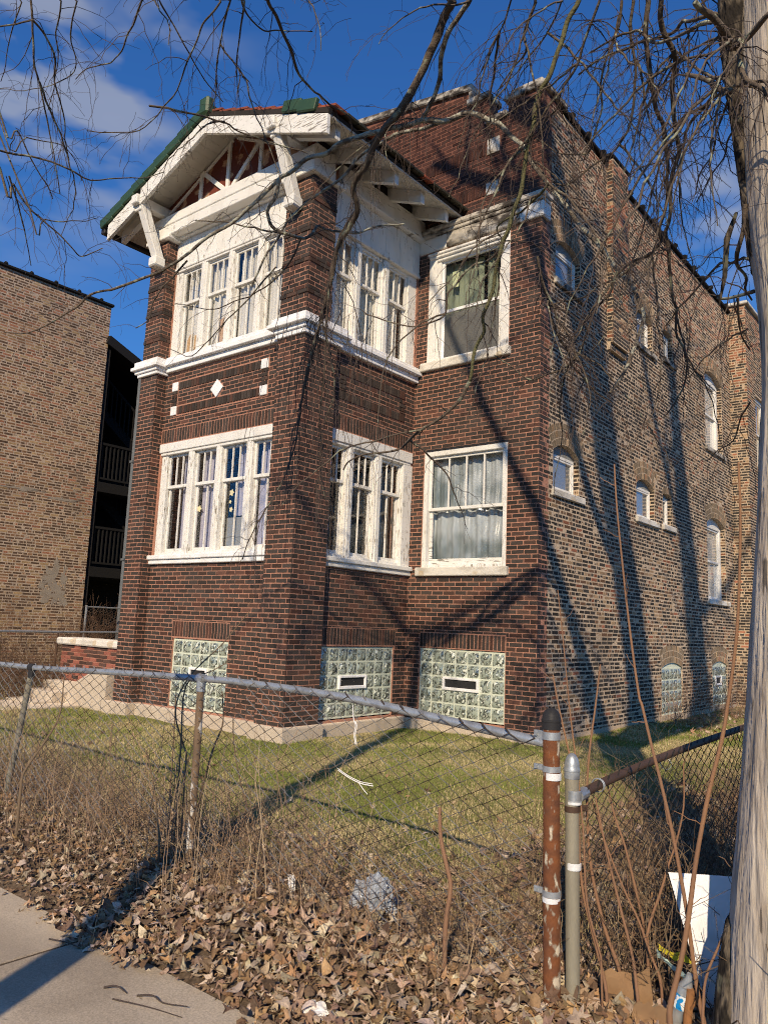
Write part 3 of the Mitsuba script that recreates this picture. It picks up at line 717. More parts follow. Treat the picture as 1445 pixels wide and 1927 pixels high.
# glass-block windows
def glass_blocks(F, r, cols, rows, vent, holder_label, arch=None):
    u0, u1, z0, z1 = r
    wk = put(H + '__glass_block_window', join([F.box(u0, u1, z0, z1, -0.11, -0.022)] + ([F.slab(arch, -0.10, -0.03)] if arch is not None else [])), 'm_block_grout', label=holder_label)
    cu, cz = (u1 - u0 - 0.03) / cols, (z1 - z0 - 0.03) / rows
    vr = None
    if vent:
        c0, c1, r0 = vent
        vr = (u0 + .015 + c0 * cu, u0 + .015 + c1 * cu, z0 + .015 + r0 * cz, z0 + .015 + (r0 + 1) * cz)
    g = np.linspace(0, 1, 6)
    A, B = np.meshgrid(g, g, indexing='ij')
    edge = np.minimum(np.minimum(A, 1 - A), np.minimum(B, 1 - B))
    ii, jj = np.meshgrid(np.arange(5), np.arange(5), indexing='ij')
    q = np.stack([ii * 6 + jj, (ii + 1) * 6 + jj, (ii + 1) * 6 + jj + 1, ii * 6 + jj + 1], -1).reshape(-1, 4)
    f = np.vstack([q[:, [0, 1, 2]], q[:, [0, 2, 3]]])
    for i in range(cols):
        for j in range(rows):
            if vent and j == vent[2] and vent[0] <= i < vent[1]: continue
            x0, y0 = u0 + .015 + i * cu + 0.011, z0 + .015 + j * cz + 0.011
            w, h = cu - 0.022, cz - 0.022
            rd = np.minimum(edge / 0.2, 1)
            dep = -0.022 + 0.016 * rd ** 0.5 + rng.uniform(-.003, .003) * (A - .5) * rd + 0.004 * rd * np.sin(9 * A + rng.uniform(0, 6)) * np.cos(7 * B + rng.uniform(0, 6))
            put(wk + '__block', (F.P(x0 + w * A, y0 + h * B, dep).reshape(-1, 3), f), 'm_glass_block', smooth=True)
    if vent:
        vk = put(wk + '__vent', frame4(F, vr, 0.035, 0.035, -0.06, 0.012, None), 'm_white_new')
        put(wk + '__vent_pane', F.box(vr[0] + .035, vr[1] - .035, vr[2] + .035, vr[3] - .035, -0.05, -0.018), 'm_dark_metal')
    return wk
glass_blocks(MAIN, (GB[0], GB[1], 0.17, 1.18), 7, 5, (2, 5, 2), 'glass block basement window on the right front wall')
glass_blocks(BAYS, (SGB[0], SGB[1], 0.17, 1.17), 8, 5, (2, 5, 2), 'glass block basement window on the side of the bay')
glass_blocks(BAYF, (FGB[0], FGB[1], 0.16, 1.17), 6, 5, (2, 4, 2), 'glass block basement window on the front of the bay')

# ---- bay roof
XE = {1: -1.45, -1: -6.81}
Y0, Y1 = -3.20, 0.04
ROOF = put(H + '__bay_roof', join([beam((XR + s * 0.0, (Y0 + Y1) / 2, ZD + 0.06), (XE[s], (Y0 + Y1) / 2, zd(XE[s]) + 0.06), Y1 - Y0, 0.05, up=(0, 0, 1)) for s in (1, -1)]), 'm_dark_wood')
n = 19
for s in (1, -1):
    xs = np.linspace(XR, XE[s], n + 1)
    for i in range(n):
        a, b = xs[i], xs[i + 1] - s * 0.005
        put(ROOF + '__soffit_plank', beam((a, (Y0 + Y1) / 2, zd(a) + 0.015), (b, (Y0 + Y1) / 2, zd(b) + 0.015), Y1 - Y0 - .002, 0.024), 'm_shaded_soffit_paint')
# barge boards
def barge(xa, xb, y, m):
    P = [(xa, zd(xa) - 0.27), (xb, zd(xb) - 0.27), (xb, zd(xb) + 0.01), (xa, zd(xa) + 0.01)]
    return Face((0, y, 0), (1, 0, 0), (0, -1, 0)).slab(Polygon(P if xb > xa else P[::-1]), 0, 0.055)
put(ROOF + '__barge_board', barge(-6.70, -5.93, -3.19, 0), 'm_white_peel_wide')
put(ROOF + '__barge_board', barge(-5.77, XR - 0.002, -3.19, 0), 'm_white_peel_wide')
put(ROOF + '__barge_board', barge(XR + 0.002, XE[1], -3.19, 0), 'm_white_peel_wide')
put(ROOF + '__fascia_strip', join([beam((XR, -3.215, ZD + 0.055), (XE[s] + s * .02, -3.215, zd(XE[s]) + 0.052), 0.06, 0.07) for s in (1, -1)]), 'm_dark_wood')
# purlin ends and knee braces
for x, lab in ((-5.85, 'left'), (-2.53, 'right')):
    zz = zd(x) - 0.14
    pk = put(ROOF + '__purlin', bx(x - 0.08, x + 0.08, -3.31, -2.3, zz - 0.08, zz + 0.08, 0.012), 'm_white_peel')
    bx_ = -5.76 if lab == 'left' else -2.47
    put(ROOF + '__knee_brace', beam((bx_, -2.80, 7.50), ((x + bx_) / 2 if lab == 'right' else x + .04, -3.16, zz - 0.06), 0.15, 0.15, up=(0, 1, 0), bev=0.012), 'm_white_paint')
    put(ROOF + '__brace_block', bx(bx_ - 0.10, bx_ + 0.10, -2.93, -2.715, 7.36, 7.53, 0.02), 'm_white_paint')
    put(ROOF + '__brace_collar', bx(x - 0.085, x + 0.085, -3.22, -3.06, zz - 0.17, zz - 0.08, 0.012), 'm_white_peel')
# rafter tails under both eaves
for k in range(6):
    y = -2.92 + 0.655 * k - (0.12 if k == 5 else 0)
    for s in (1, -1):
        xa, xb = (-2.35, -1.56) if s > 0 else (-5.95, -6.70)
        P = [(xa, zd(xa) - 0.20), (xb, zd(xb) - 0.20), (xb, zd(xb) - 0.0), (xa, zd(xa) - 0.0)]
        put(ROOF + '__rafter_tail', Face((0, y + 0.045, 0), (1, 0, 0), (0, -1, 0)).slab(Polygon(P if s > 0 else P[::-1]), 0, 0.09), 'm_white_paint')
put(ROOF + '__gutter', join([bx(-6.93, -6.81, -3.24, 0.0, zd(-6.81) - 0.05, zd(-6.81) + 0.05, 0.01)]), 'm_dark_metal')
# clay tiles, green on the left slope, weathered red on the right
for s in (1, -1):
    Ls = abs(XE[s] - XR) / math.cos(math.atan(SL)) + 0.05
    rows, cols_ = 9, 13
    dx = np.array([s * math.cos(math.atan(SL)), 0, -math.sin(math.atan(SL))])
    nz = np.array([s * math.sin(math.atan(SL)), 0, math.cos(math.atan(SL))])
    for j in range(cols_):
        y = Y0 - 0.03 + (j + 0.5) * (Y1 - Y0 + 0.03) / cols_
        for i in range(rows):
            c = np.array([XR, y, ZD + 0.10]) + dx * (i + 0.55) * Ls / rows + nz * 0.03
            tilt = 0.10
            d2 = dx * math.cos(tilt) + nz * math.sin(tilt)
            n2 = nz * math.cos(tilt) - dx * math.sin(tilt)
            jit = rng.uniform(-.006, .006)
            put(ROOF + '__roof_tile', obox(c + np.array([0, 0, jit]), d2 * Ls / rows * 0.60, np.array([0, 0.118, 0]), n2 * 0.019, 0.006), 'm_green_tile' if s < 0 else 'm_dark_tile' if j > 0 and (i * 7 + j * 3) % 5 else 'm_red_tile')
    for i in range(rows):   # verge pieces folded over the edge
        if s > 0 and i not in (6, 7): continue
        c = np.array([XR, Y0 - 0.055, ZD + 0.09]) + dx * (i + 0.55) * Ls / rows
        d2 = dx * math.cos(0.09) + nz * math.sin(0.09)
        put(ROOF + '__verge_tile', obox(c + nz * 0.03, d2 * Ls / rows * 0.56, np.array([0, 0.035, 0]), np.cross(d2, [0, 1, 0]) * 0.085, 0.01), 'm_green_tile')
for k in range(10):
    put(ROOF + '__ridge_tile', tube([(XR, Y0 - 0.06 + k * 0.33, ZD + 0.15 + 0.012), (XR, Y0 - 0.06 + k * 0.33 + 0.35, ZD + 0.15)], 0.095, 10), 'm_green_tile')
put(ROOF + '__ridge_cap', bx(XR - 0.09, XR + 0.13, Y0 - 0.13, Y0 + 0.02, ZD + 0.0, ZD + 0.30, 0.04), 'm_green_tile')

# gable field
YG = -2.62
GF = Face((0, YG, 0), (1, 0, 0), (0, -1, 0))
put(H + '__gable_stucco', GF.slab(Polygon([(-5.95, 8.34), (-2.30, 8.34), (-2.30, zd(-2.30) + .02), (XR, ZD + .02), (-5.95, zd(-5.95) + .02)]), -0.12, 0.0), 'm_stucco')
def timber(a, b, w=0.075):
    a, b = np.array(a), np.array(b)
    w = 0.04 if a[0] in (-5.80, -2.46) else w
    return beam(GF.P(a[0], a[1], 0.012), GF.P(b[0], b[1], 0.012), w, 0.036 + rng.uniform(0, .006), up=(0, 1, 0), bev=0.004)
for a, b in (((-4.25, 8.36), (-4.25, 9.16)), ((-4.95, 8.36), (-4.95, 8.90)), ((-3.47, 8.36), (-3.47, 8.95)), ((-4.93, 8.90), (-4.31, 8.38)), ((-3.52, 8.92), (-4.12, 8.38)), ((-5.80, 8.41), (-4.18, 9.20)), ((-2.46, 8.41), (-4.08, 9.20))):
    put(H + '__gable_timber', timber(a, b), 'm_white_paint')

# parapet copings, corner pier
COP = 'm_sooty_stone'
def coping(P0, P1, th=0.13):
    return beam((P0[0], 0.15, P0[1]), (P1[0], 0.15, P1[1]), 0.44, th, bev=0.02)
put(H + '__coping', coping((-4.1, 10.89), (-1.30, 10.475)), COP)
put(H + '__coping', coping((-8.2, 10.26), (-4.1, 10.88)), COP)
put(H + '__coping', join([bx(-1.40, -0.96, -0.07, 0.37, 10.16, 10.27, 0.02), bx(-1.36, -1.30, -0.05, 0.35, 10.27, 10.40)]), COP)
put(H + '__coping', join([bx(-1.04, -0.62, -0.07, 0.37, 9.68, 9.78, 0.02)]), COP)
put(H + '__corner_pier', bx(-0.62, 0.0, 0.0, 0.62, 8.0, 9.93) if False else bx(-0.62, -0.01, 0.29, 0.66, 9.3, 9.92), 'm_pink_mortar')
PIER = used and H + '__corner_pier'
lay(PIER, Face((0, 0, 0), (0, 1, 0), (1, 0, 0)), courses(0.66, 9.72, 9.92, [(0, .222, 9, 9.92)], u_min=0.0), face_tone, FB, pick=False)
put(H + '__pier_cap', join([bx(-0.68, 0.07, -0.07, 0.73, 9.93, 10.02, 0.015), bx(-0.60, -0.02, 0.0, 0.66, 10.02, 10.14, 0.05)]), COP)

# ---- side wall of common brick
CB = 'm_common_brick'
side_open = [(0.46, 1.34, 6.96, 7.68, 0.14), (0.44, 1.33, 3.62, 4.36, 0.14), (3.80, 4.60, 6.98, 7.72, 0.13), (3.73, 4.64, 3.66, 4.40, 0.13),
             (5.22, 5.75, 7.12, 7.74, 0.05), (5.09, 5.61, 3.68, 4.32, 0.05), (7.90, 9.22, 5.85, 7.72, 0.17), (7.88, 9.27, 2.38, 4.26, 0.17), (4.92, 6.10, 0.05, 1.02, 0.10), (8.06, 9.18, 0.07, 1.02, 0.10)]
SP = [(0.30, -0.4), (10.0, -0.4), (10.0, 9.66), (3.15, 9.70), (3.15, 9.98), (2.41, 9.98), (2.41, 9.80), (0.30, 9.86)]
sp = Polygon(SP)
archs = []
for o in side_open:
    p, c, R, a = arch_poly(*o)
    archs.append((o, c, R, a))
    sp = sp.difference(p)
SWL = put(H + '__side_wall', SIDE.slab(sp, -0.30, 0.0), 'm_buff_mortar')
def arch_hole(o, c, R, a, rows):
    u0, u1, z0, z1, rise = o
    Ro = R + rows * 0.115
    def f(z):
        if z < z0 - 0.10: return []
        if z < c[1] + R * math.cos(a): return [(u0 - 0.01, u1 + 0.01)]
        dz = z - c[1]
        if dz >= Ro: return []
        hw = math.sqrt(max(Ro * Ro - dz * dz, 0))
        wedge = dz * math.tan(a) + 0.01
        return [(c[0] - min(hw, wedge), c[0] + min(hw, wedge))]
    return f
holes = [arch_hole(*t, 3 if t[0][4] > 0.06 else 1) for t in archs]
holes.append(lambda z: [(-1, 0.118 if int(round(z / CH)) // 5 % 2 else 0.222)])
holes.append(lambda z: [(2.41, 3.15)] if z > 6.38 else [])
def side_top(z):
    return [(0, 2.41)] if z > 9.80 else ([(3.15, 12)] if z > 9.66 else [])
lay(SWL, SIDE, courses(9.98, 0.02, 9.84, holes + [side_top], style='common', joint=0.012, h=0.052, u_min=0.1), common_tone, CB, proud=0.0016, spread=0.0016)
for o, c, R, a in archs:     # rowlock arches, three rings over the wide openings
    for r in range(3 if o[4] > 0.06 else 1):
        r0, r1 = R + 0.004 + r * 0.115, R + (r + 1) * 0.115 - 0.006
        m = int(2 * a * (r0 + r1) / 2 / 0.068)
        t = np.linspace(-a, a, m + 1)
        Q = np.array([[[c[0] + r0 * math.sin(t[i] + .003), c[1] + r0 * math.cos(t[i] + .003)], [c[0] + r0 * math.sin(t[i + 1] - .004), c[1] + r0 * math.cos(t[i + 1] - .004)],
                       [c[0] + r1 * math.sin(t[i + 1] - .004), c[1] + r1 * math.cos(t[i + 1] - .004)], [c[0] + r1 * math.sin(t[i] + .003), c[1] + r1 * math.cos(t[i] + .003)]] for i in range(m)])
        lay(SWL, SIDE, Q, lambda cc, z: common_tone(cc, z) * 0.9 + np.array([0.13, 0.095, 0.055]), CB, proud=0.002, spread=0.0015)
    # brick reveals on the far jamb
    RV = Face((0, o[1], 0), (-1, 0, 0), (0, -1, 0))
    lay(SWL, RV, courses(0.13, o[2], c[1] + R * math.cos(a), [], style='common', length=0.11, joint=0.012, h=0.052, u_min=0.004), common_tone, CB, proud=0.002)
# corbelled pier on the side wall
CPR = put(H + '__side_pier', join([bx(-0.05, 0.11, 2.43, 3.13, 6.52, 9.96), bx(-0.05, 0.06, 2.43, 3.13, 6.40, 6.52)]), 'm_buff_mortar')
SPF = Face((0.11, 0, 0), (0, 1, 0), (1, 0, 0)); SPL = Face((0, 2.43, 0), (1, 0, 0), (0, -1, 0))
redder = lambda cc, z: common_tone(cc + np.array([0, 0, 1.2]), z) * 1.25
lay(CPR, SPF, courses(3.13, 6.52, 9.95, [], u_min=2.43, ends=0.006, h=0.052), redder, CB)
lay(CPR, SPL, courses(0.11, 6.52, 9.95, [], u_min=0.0, ends=0.006, h=0.052), redder, CB)
lay(CPR, Face((0.06, 0, 0), (0, 1, 0), (1, 0, 0)), courses(3.13, 6.40, 6.52, [], u_min=2.43, h=0.052), redder, CB)
# side windows
def side_window(o, c, R, a, kind, label):
    u0, u1, z0, z1, rise = o
    zs = z1 - rise
    hd = arch_poly(u0 + .002, u1 - .002, zs - 0.05, z1 - .002, rise)[0]
    wk = put(H + '__window', join([frame4(SIDE, (u0, u1, z0, zs - 0.02), 0.038 if kind != 'tall' else 0.10, 0.05, -0.19 if kind == 'tall' else -0.15, -0.11 if kind == 'tall' else -0.09, None)] + ([SIDE.slab(hd, -0.18, -0.115)] if kind == 'tall' else [])), 'm_white_paint' if kind == 'tall' else 'm_white_peel', label=label)
    if kind != 'tall': put(wk + '__arch_panel', SIDE.slab(hd, -0.16, -0.095), 'm_grey_sheet')
    w = 0.038 if kind != 'tall' else 0.10
    if kind == 'tall':
        mz = (z0 + zs) / 2 + 0.02
        sash(wk, SIDE, u0 + w, u1 - w, mz - 0.02, zs - 0.07, -0.135, 0, 'm_white_paint')
        sash(wk, SIDE, u0 + w, u1 - w, z0 + 0.045, mz + 0.02, -0.165, 0, 'm_white_paint')
    else:
        sash(wk, SIDE, u0 + w, u1 - w, z0 + 0.045, zs - 0.07, -0.10, 0, 'm_white_peel', st=0.03, bot=0.035)
    put(wk + '__stone_sill', SIDE.box(u0 - 0.05, u1 + 0.15, z0 - 0.11, z0, -0.2, 0.05, 0.012), 'm_sooty_stone' if z0 > 5 else 'm_limestone')
    put(wk + '__shade', SIDE.box(u0 + w, u1 - w, z0 + 0.04, zs - 0.06, -0.200, -0.192) if kind == 'tall' else SIDE.box(u0 + w, u1 - w, z0 + 0.04, zs - 0.06, -0.140, -0.132), 'm_grey_sheet' if kind != 'tall' else 'm_white_curtain')
    return wk
names = ['small arched window nearest the corner, upper floor', 'small arched window nearest the corner, ground floor', 'second small arched window, upper floor', 'second small arched window, ground floor', 'narrow slit window, upper floor', 'narrow slit window, ground floor, pane tilted open',
         'tall white window at the back, upper floor', 'tall white window at the back, ground floor']
for k in range(8):
    side_window(*archs[k], 'tall' if k > 5 else 'small', names[k])
for k in (8, 9):
    o, c, R, a = archs[k]
    zs = o[3] - o[4]
    glass_blocks(SIDE, (o[0] + .01, o[1] - .01, o[2], zs), 5, 4, (1, 3, 2) if k == 9 else None, 'arched glass block basement window in the side wall, ' + ('nearer one' if k == 8 else 'farther one with a vent'), arch_poly(o[0] + .002, o[1] - .002, zs - 0.01, o[3] - .002, o[4])[0])
put(H + '__side_coping', join([bx(-0.33, 0.06, 0.66, 2.39, 9.865, 9.93, 0.015), bx(-0.33, 0.13, 2.36, 3.20, 9.985, 10.05, 0.015), bx(-0.33, 0.06, 3.2, 10.0, 9.705, 9.77, 0.015)] +
                               [tube([(0.05, y, 9.77 if y > 3.2 else 9.93), (0.05, y + .02, 9.78 if y > 3.2 else 9.94)], 0.06, 8) for y in np.arange(0.9, 10.0, 0.62)]), 'm_tar')
# the projecting back wing
RW = put(H + '__back_wing_wall', join([bx(-0.3, 0.40, 9.96, 10.5, -0.4, 9.86), Face((0.40, 0, 0), (0, 1, 0), (1, 0, 0)).slab(wall_poly(10.5, 14.5, -0.4, 9.86, [sbox(10.75, 2.38, 11.75, 4.2), sbox(10.75, 5.85, 11.75, 7.7)]), -0.30, 0.0)]), 'm_buff_mortar')
lay(RW, Face((0, 9.96, 0), (1, 0, 0), (0, -1, 0)), courses(0.40, 0.0, 9.86, [], style='common', joint=0.012, h=0.052, u_min=0.0, ends=0.006), redder, CB)
lay(RW, Face((0.40, 0, 0), (0, 1, 0), (1, 0, 0)), courses(14.4, 0.0, 9.86, [(10.73, 11.77, 2.36, 4.22), (10.73, 11.77, 5.83, 7.72)], style='common', joint=0.012, h=0.052, u_min=9.96, ends=0.006), common_tone, CB)
put(H + '__wing_coping', bx(-0.3, 0.48, 9.88, 14.5, 9.86, 9.94, 0.02), 'm_limestone')
BWF = Face((0.40, 0, 0), (0, 1, 0), (1, 0, 0))
for z0, z1 in ((2.38, 4.2), (5.85, 7.7)):
    wk = put(H + '__window', frame4(BWF, (10.75, 11.75, z0, z1), 0.09, 0.09, -0.16, -0.06, None), 'm_white_paint', label='window on the projecting back wing, ' + ('ground floor' if z0 < 4 else 'upper floor'))
    mz = (z0 + z1) / 2
    sash(wk, BWF, 10.84, 11.66, mz - 0.02, z1 - 0.09, -0.09, 0, 'm_white_paint')
    sash(wk, BWF, 10.84, 11.66, z0 + 0.045, mz + 0.02, -0.12, 0, 'm_white_paint')
# floors, roof deck and inner walls close the house
put(H + '__floor', join([bx(-7.9, -0.3, 0.3, 14.4, z, z + 0.2) for z in (1.62, 5.0)] + [bx(-5.8, -2.56, -2.26, 0.0, z, z + 0.2) for z in (1.62, 5.0)]), 'm_interior')
put(H + '__roof_deck', join([bx(-8.0, -0.2, 0.2, 14.4, 9.3, 9.4), bx(-5.8, -2.4, -2.3, 0.0, 8.40, 8.45)]), 'm_tar')
put(H + '__inner_wall', join([bx(-8.2, -7.9, 0.0, 14.5, -0.4, 9.5), bx(-8.2, 0.4, 14.4, 14.7, -0.4, 9.5), bx(-7.9, -0.31, 4.0, 4.1, -0.4, 9.2) if False else bx(-3.2, -3.1, 0.3, 14.4, -0.4, 9.2), bx(-3.06, -3.0, -2.2, -0.02, 0.0, 8.3), bx(-5.75, -3.07, -1.75, -1.7, 0.0, 8.3), bx(-3.0, -0.35, 1.2, 1.25, 0.0, 9.2)]), 'm_interior')  # includes dark panels added behind the bay windows to darken the rooms
flush_bricks(H, 300)

# ---- curtains and things in the windows
def drape(F, u0, u1, z0, z1, d, folds, amp, wob=0.0, seed=0, hem=0.0, pinch=None):
    n, m = int(max(18, (u1 - u0) / 0.008)), 9
    r = np.random.default_rng(seed)
    ph = r.uniform(0, 6, 3)
    A, B = np.meshgrid(np.linspace(0, 1, n), np.linspace(0, 1, m), indexing='ij')
    U = u0 + (u1 - u0) * A
    if pinch is not None:
        U = U + (pinch - U) * 0.25 * np.sin(np.pi * (1 - B) * 0.5) ** 2 * 0.5
    D = d + amp * np.sin(2 * np.pi * folds * A + ph[0] + 0.8 * np.sin(5 * A + ph[1])) + 0.4 * amp * np.sin(4.7 * np.pi * folds * A + ph[2]) + wob * (meshkit.fbm(np.stack([A * 5, B * 4, A * 0 + seed], -1), 3, seed) - 0.5)
    Z = z0 + (z1 - z0) * B + hem * np.sin(2 * np.pi * folds * A) * (B < 0.01)
    i, j = np.meshgrid(np.arange(n - 1), np.arange(m - 1), indexing='ij')
    q = np.stack([i * m + j, (i + 1) * m + j, (i + 1) * m + j + 1, i * m + j + 1], -1).reshape(-1, 4)
    return F.P(U, Z, D).reshape(-1, 3), np.vstack([q[:, [0, 1, 2]], q[:, [0, 2, 3]]])
def curtain(F, u0, u1, z0, z1, m, folds, label, amp=0.022, d=-0.175, group=None, cat='curtain', **k):
    return put('curtain' if cat == 'curtain' else 'window_film', drape(F, u0, u1, z0, z1, d, folds, amp, seed=len(scene) % 97, **k), m, smooth=True, label=label, cat=cat, group=group)
curtain(BAYF, -5.66, -4.86, 5.78, 7.36, 'm_white_curtain', 5, 'white curtain in the leftmost upper bay window behind torn cardboard')
curtain(BAYF, -4.85, -4.20, 5.78, 7.36, 'm_white_curtain', 6, 'white curtain in the second upper bay window from the left')
curtain(BAYF, -4.06, -3.50, 5.78, 7.36, 'm_white_curtain', 6, 'white curtain in the third upper bay window from the left')
curtain(BAYF, -3.49, -2.75, 5.78, 7.36, 'm_white_curtain', 7, 'white curtain in the upper bay front window beside the corner pilaster')
curtain(BAYS, -2.15, -1.52, 5.74, 7.33, 'm_white_curtain', 7, 'white curtain in the upper bay side window beside the corner pilaster')
curtain(BAYS, -1.44, -0.86, 5.74, 7.33, 'm_white_curtain', 7, 'white curtain in the middle upper window on the bay side')
curtain(BAYS, -0.80, -0.34, 5.74, 7.33, 'm_white_curtain', 5, 'white curtain half drawn in the upper bay side window nearest the main wall')
for k, (a, b, w) in enumerate(((-5.22, -4.88, 'leftmost'), (-4.70, -4.20, 'second'), (-3.86, -3.50, 'third'), (-3.34, -2.84, 'rightmost'))):
    curtain(BAYF, a, b, 2.5 if k != 2 else 3.05, 4.15, 'm_blue_curtain', 3, f'lilac lace curtain in the {w} ground floor bay front window', amp=0.012, d=-0.2)
curtain(BAYS, -0.50, -0.30, 2.5, 4.1, 'm_grey_sheet', 2, 'dull grey curtain edge in the ground floor bay side window nearest the main wall', d=-0.35)
curtain(MAIN, -2.05, -1.15, 5.85, 7.55, 'm_green_curtain', 9, 'left green curtain of the wide upper window', amp=0.014, d=-0.25)
curtain(MAIN, -1.10, -0.58, 5.85, 7.55, 'm_green_curtain', 7, 'right green curtain of the wide upper window', amp=0.014, d=-0.25)
put('insect_screen', MAIN.box(-1.80, -0.68, 5.88, 6.62, -0.082, -0.080), None or 'm_screen', label='grey insect screen over the lower half of the wide upper window', cat='screen')
put('paper_note', MAIN.box(-1.70, -1.57, 7.08, 7.36, -0.125, -0.122), 'm_pale_green', label='pale yellow-green paper square in the upper left of the wide upper window', cat='paper')
curtain(MAIN, -2.15, -0.55, 3.36, 4.25, 'm_plastic_sheet', 8, 'blue-grey plastic film hanging behind the four upper panes', amp=0.016, d=-0.22, wob=0.06, cat='film')
curtain(MAIN, -2.10, -0.58, 2.5, 3.42, 'm_plastic_sheet', 6, 'wrinkled torn plastic film hanging behind the big lower pane', amp=0.02, d=-0.24, wob=0.12, cat='film')
def torn(F, pts, d, m, label):
    return put('cardboard_sheet', F.slab(Polygon(pts), d, d + 0.004), m, label=label, cat='cardboard')
torn(BAYF, [(-5.40, 5.84), (-5.02, 5.84), (-5.03, 6.14), (-5.08, 6.20), (-5.15, 6.17), (-5.20, 6.23), (-5.30, 6.22), (-5.37, 6.12)], -0.16, 'm_cardboard', 'torn brown cardboard standing in the leftmost upper bay window')
torn(BAYF, [(-4.62, 5.84), (-4.44, 5.84), (-4.40, 6.34), (-4.54, 6.30)], -0.16, 'm_cardboard', 'narrow brown cardboard strip in the second upper bay window')
torn(BAYF, [(-4.00, 2.55), (-3.53, 2.55), (-3.53, 3.02), (-4.00, 3.02)], -0.16, 'm_grey_sheet', 'grey board standing in the bottom of the third ground floor bay window')
for x, z, r, w in ((-4.66, 3.20, 0.045, 'second bay window near its left edge'), (-4.38, 3.55, 0.03, 'top of the second bay window'), (-3.90, 3.40, 0.045, 'third bay window, topmost'), (-3.92, 3.26, 0.025, 'third bay window, middle one'), (-3.89, 3.14, 0.035, 'third bay window, lowest')):
    t = np.linspace(0, 2 * np.pi, 17)[:-1]
    rr = r * (1 + 0.28 * np.cos(5 * t))
    put('paper_flower', BAYF.slab(Polygon(np.stack([x + rr * np.cos(t), z + rr * np.sin(t)], 1)), -0.135, -0.128), 'm_yellow_flower', label='pale yellow flower stuck inside the ' + w, cat='decoration')

# ------------------------------------------------------------------ stoop beside the bay
S = thing('brick_stoop', 'low brick stoop wall with a white stone cap left of the sunroom bay', 'stoop')
sw = put(S + '__wall', bx(-8.35, -6.15, -2.40, -2.05, -0.2, 0.93), 'm_pink_mortar')
SF = Face((0, -2.40, 0), (1, 0, 0), (0, -1, 0))
def stoop_tone(c, z):
    n = len(c)
    return np.where(rng.random((n, 1)) < 0.55, np.array([0.085, 0.05, 0.04]), np.array([0.24, 0.09, 0.065])) * rng.uniform(0.7, 1.3, (n, 1))
lay(sw, SF, courses(-6.15, 0.07, 0.93, [], u_min=-8.35, ends=0.004), stoop_tone, FB, proud=0.010)
flush_bricks(S, 300)
put(S + '__stone_cap', bx(-8.45, -6.13, -2.48, -1.95, 0.93, 1.05, 0.025), 'm_limestone')
put(S + '__concrete_cheek', (lambda m: m)(Face((0, -2.44, 0), (1, 0, 0), (0, -1, 0)).slab(Polygon([(-8.1, -0.2), (-6.2, -0.2), (-6.2, 0.62), (-6.55, 0.60), (-7.1, 0.36), (-7.35, 0.30), (-7.36, 0.10), (-8.1, 0.08)]), 0.0, 0.34)), 'm_pale_concrete')
for k in range(3):
    put(S + '__step', bx(-8.35 + 0.0, -7.4, -2.39 - 0.32 * (3 - k), -2.40, -0.2, 0.02 + 0.14 * k, 0.012), 'm_pale_concrete')

# ------------------------------------------------------------------ neighbour on the left
NB = thing('neighbour_building', 'tan brick neighbouring building at the left edge with dark back porches', 'building')
NF = Face((-12.8, 0, 0), (0, 1, 0), (1, 0, 0))
nw = put(NB + '__wall', bx(-22.0, -12.8, -9.0, 0.48, -0.6, 9.50), 'm_tan_mortar')
patch = lambda z: []
lay(nw, NF, courses(0.48, 0.0, 9.48, [patch], style='common', joint=0.013, h=0.050, u_min=-4.2, ends=0.004), neigh_tone, CB, proud=0.0025, spread=0.002)
flush_bricks(NB, 300)
t = np.linspace(0, 2 * np.pi, 90)[:-1]
for k, (py, pz, pr, ph) in enumerate(((-0.42, 2.30, 0.16, 0.30), (-0.22, 1.95, 0.20, 0.26), (-0.50, 1.90, 0.14, 0.16), (-0.10, 2.30, 0.08, 0.22), (-0.30, 2.65, 0.07, 0.14), (-0.05, 1.75, 0.10, 0.10), (-0.62, 2.15, 0.07, 0.09), (-1.3, 4.35, 0.5, 0.04), (-0.4, 4.25, 0.35, 0.035))):
    rr = 1 + 1.1 * (meshkit.fbm(np.stack([np.cos(t) * 2.6 + k * 3, np.sin(t) * 2.6, 0 * t], 1), 5, 3 + k) - 0.5) * 2
    sm = Polygon(np.stack([py + pr * rr * np.cos(t), pz + ph * rr * np.sin(t)], 1)).buffer(0)
    put(nw + '__mortar_smear', NF.slab(max(getattr(sm, 'geoms', [sm]), key=lambda g: g.area), -0.01, 0.0045 + 0.0005 * k), 'm_patch')
put(NB + '__coping', join([bx(-22.0, -12.72, -9.0, 0.53, 9.50, 9.57, 0.02)] + [tube([(-12.75, y, 9.56), (-12.75, y + 0.03, 9.60)], 0.045, 8) for y in np.arange(-4.2, 0.6, 0.62)]), 'm_tar')
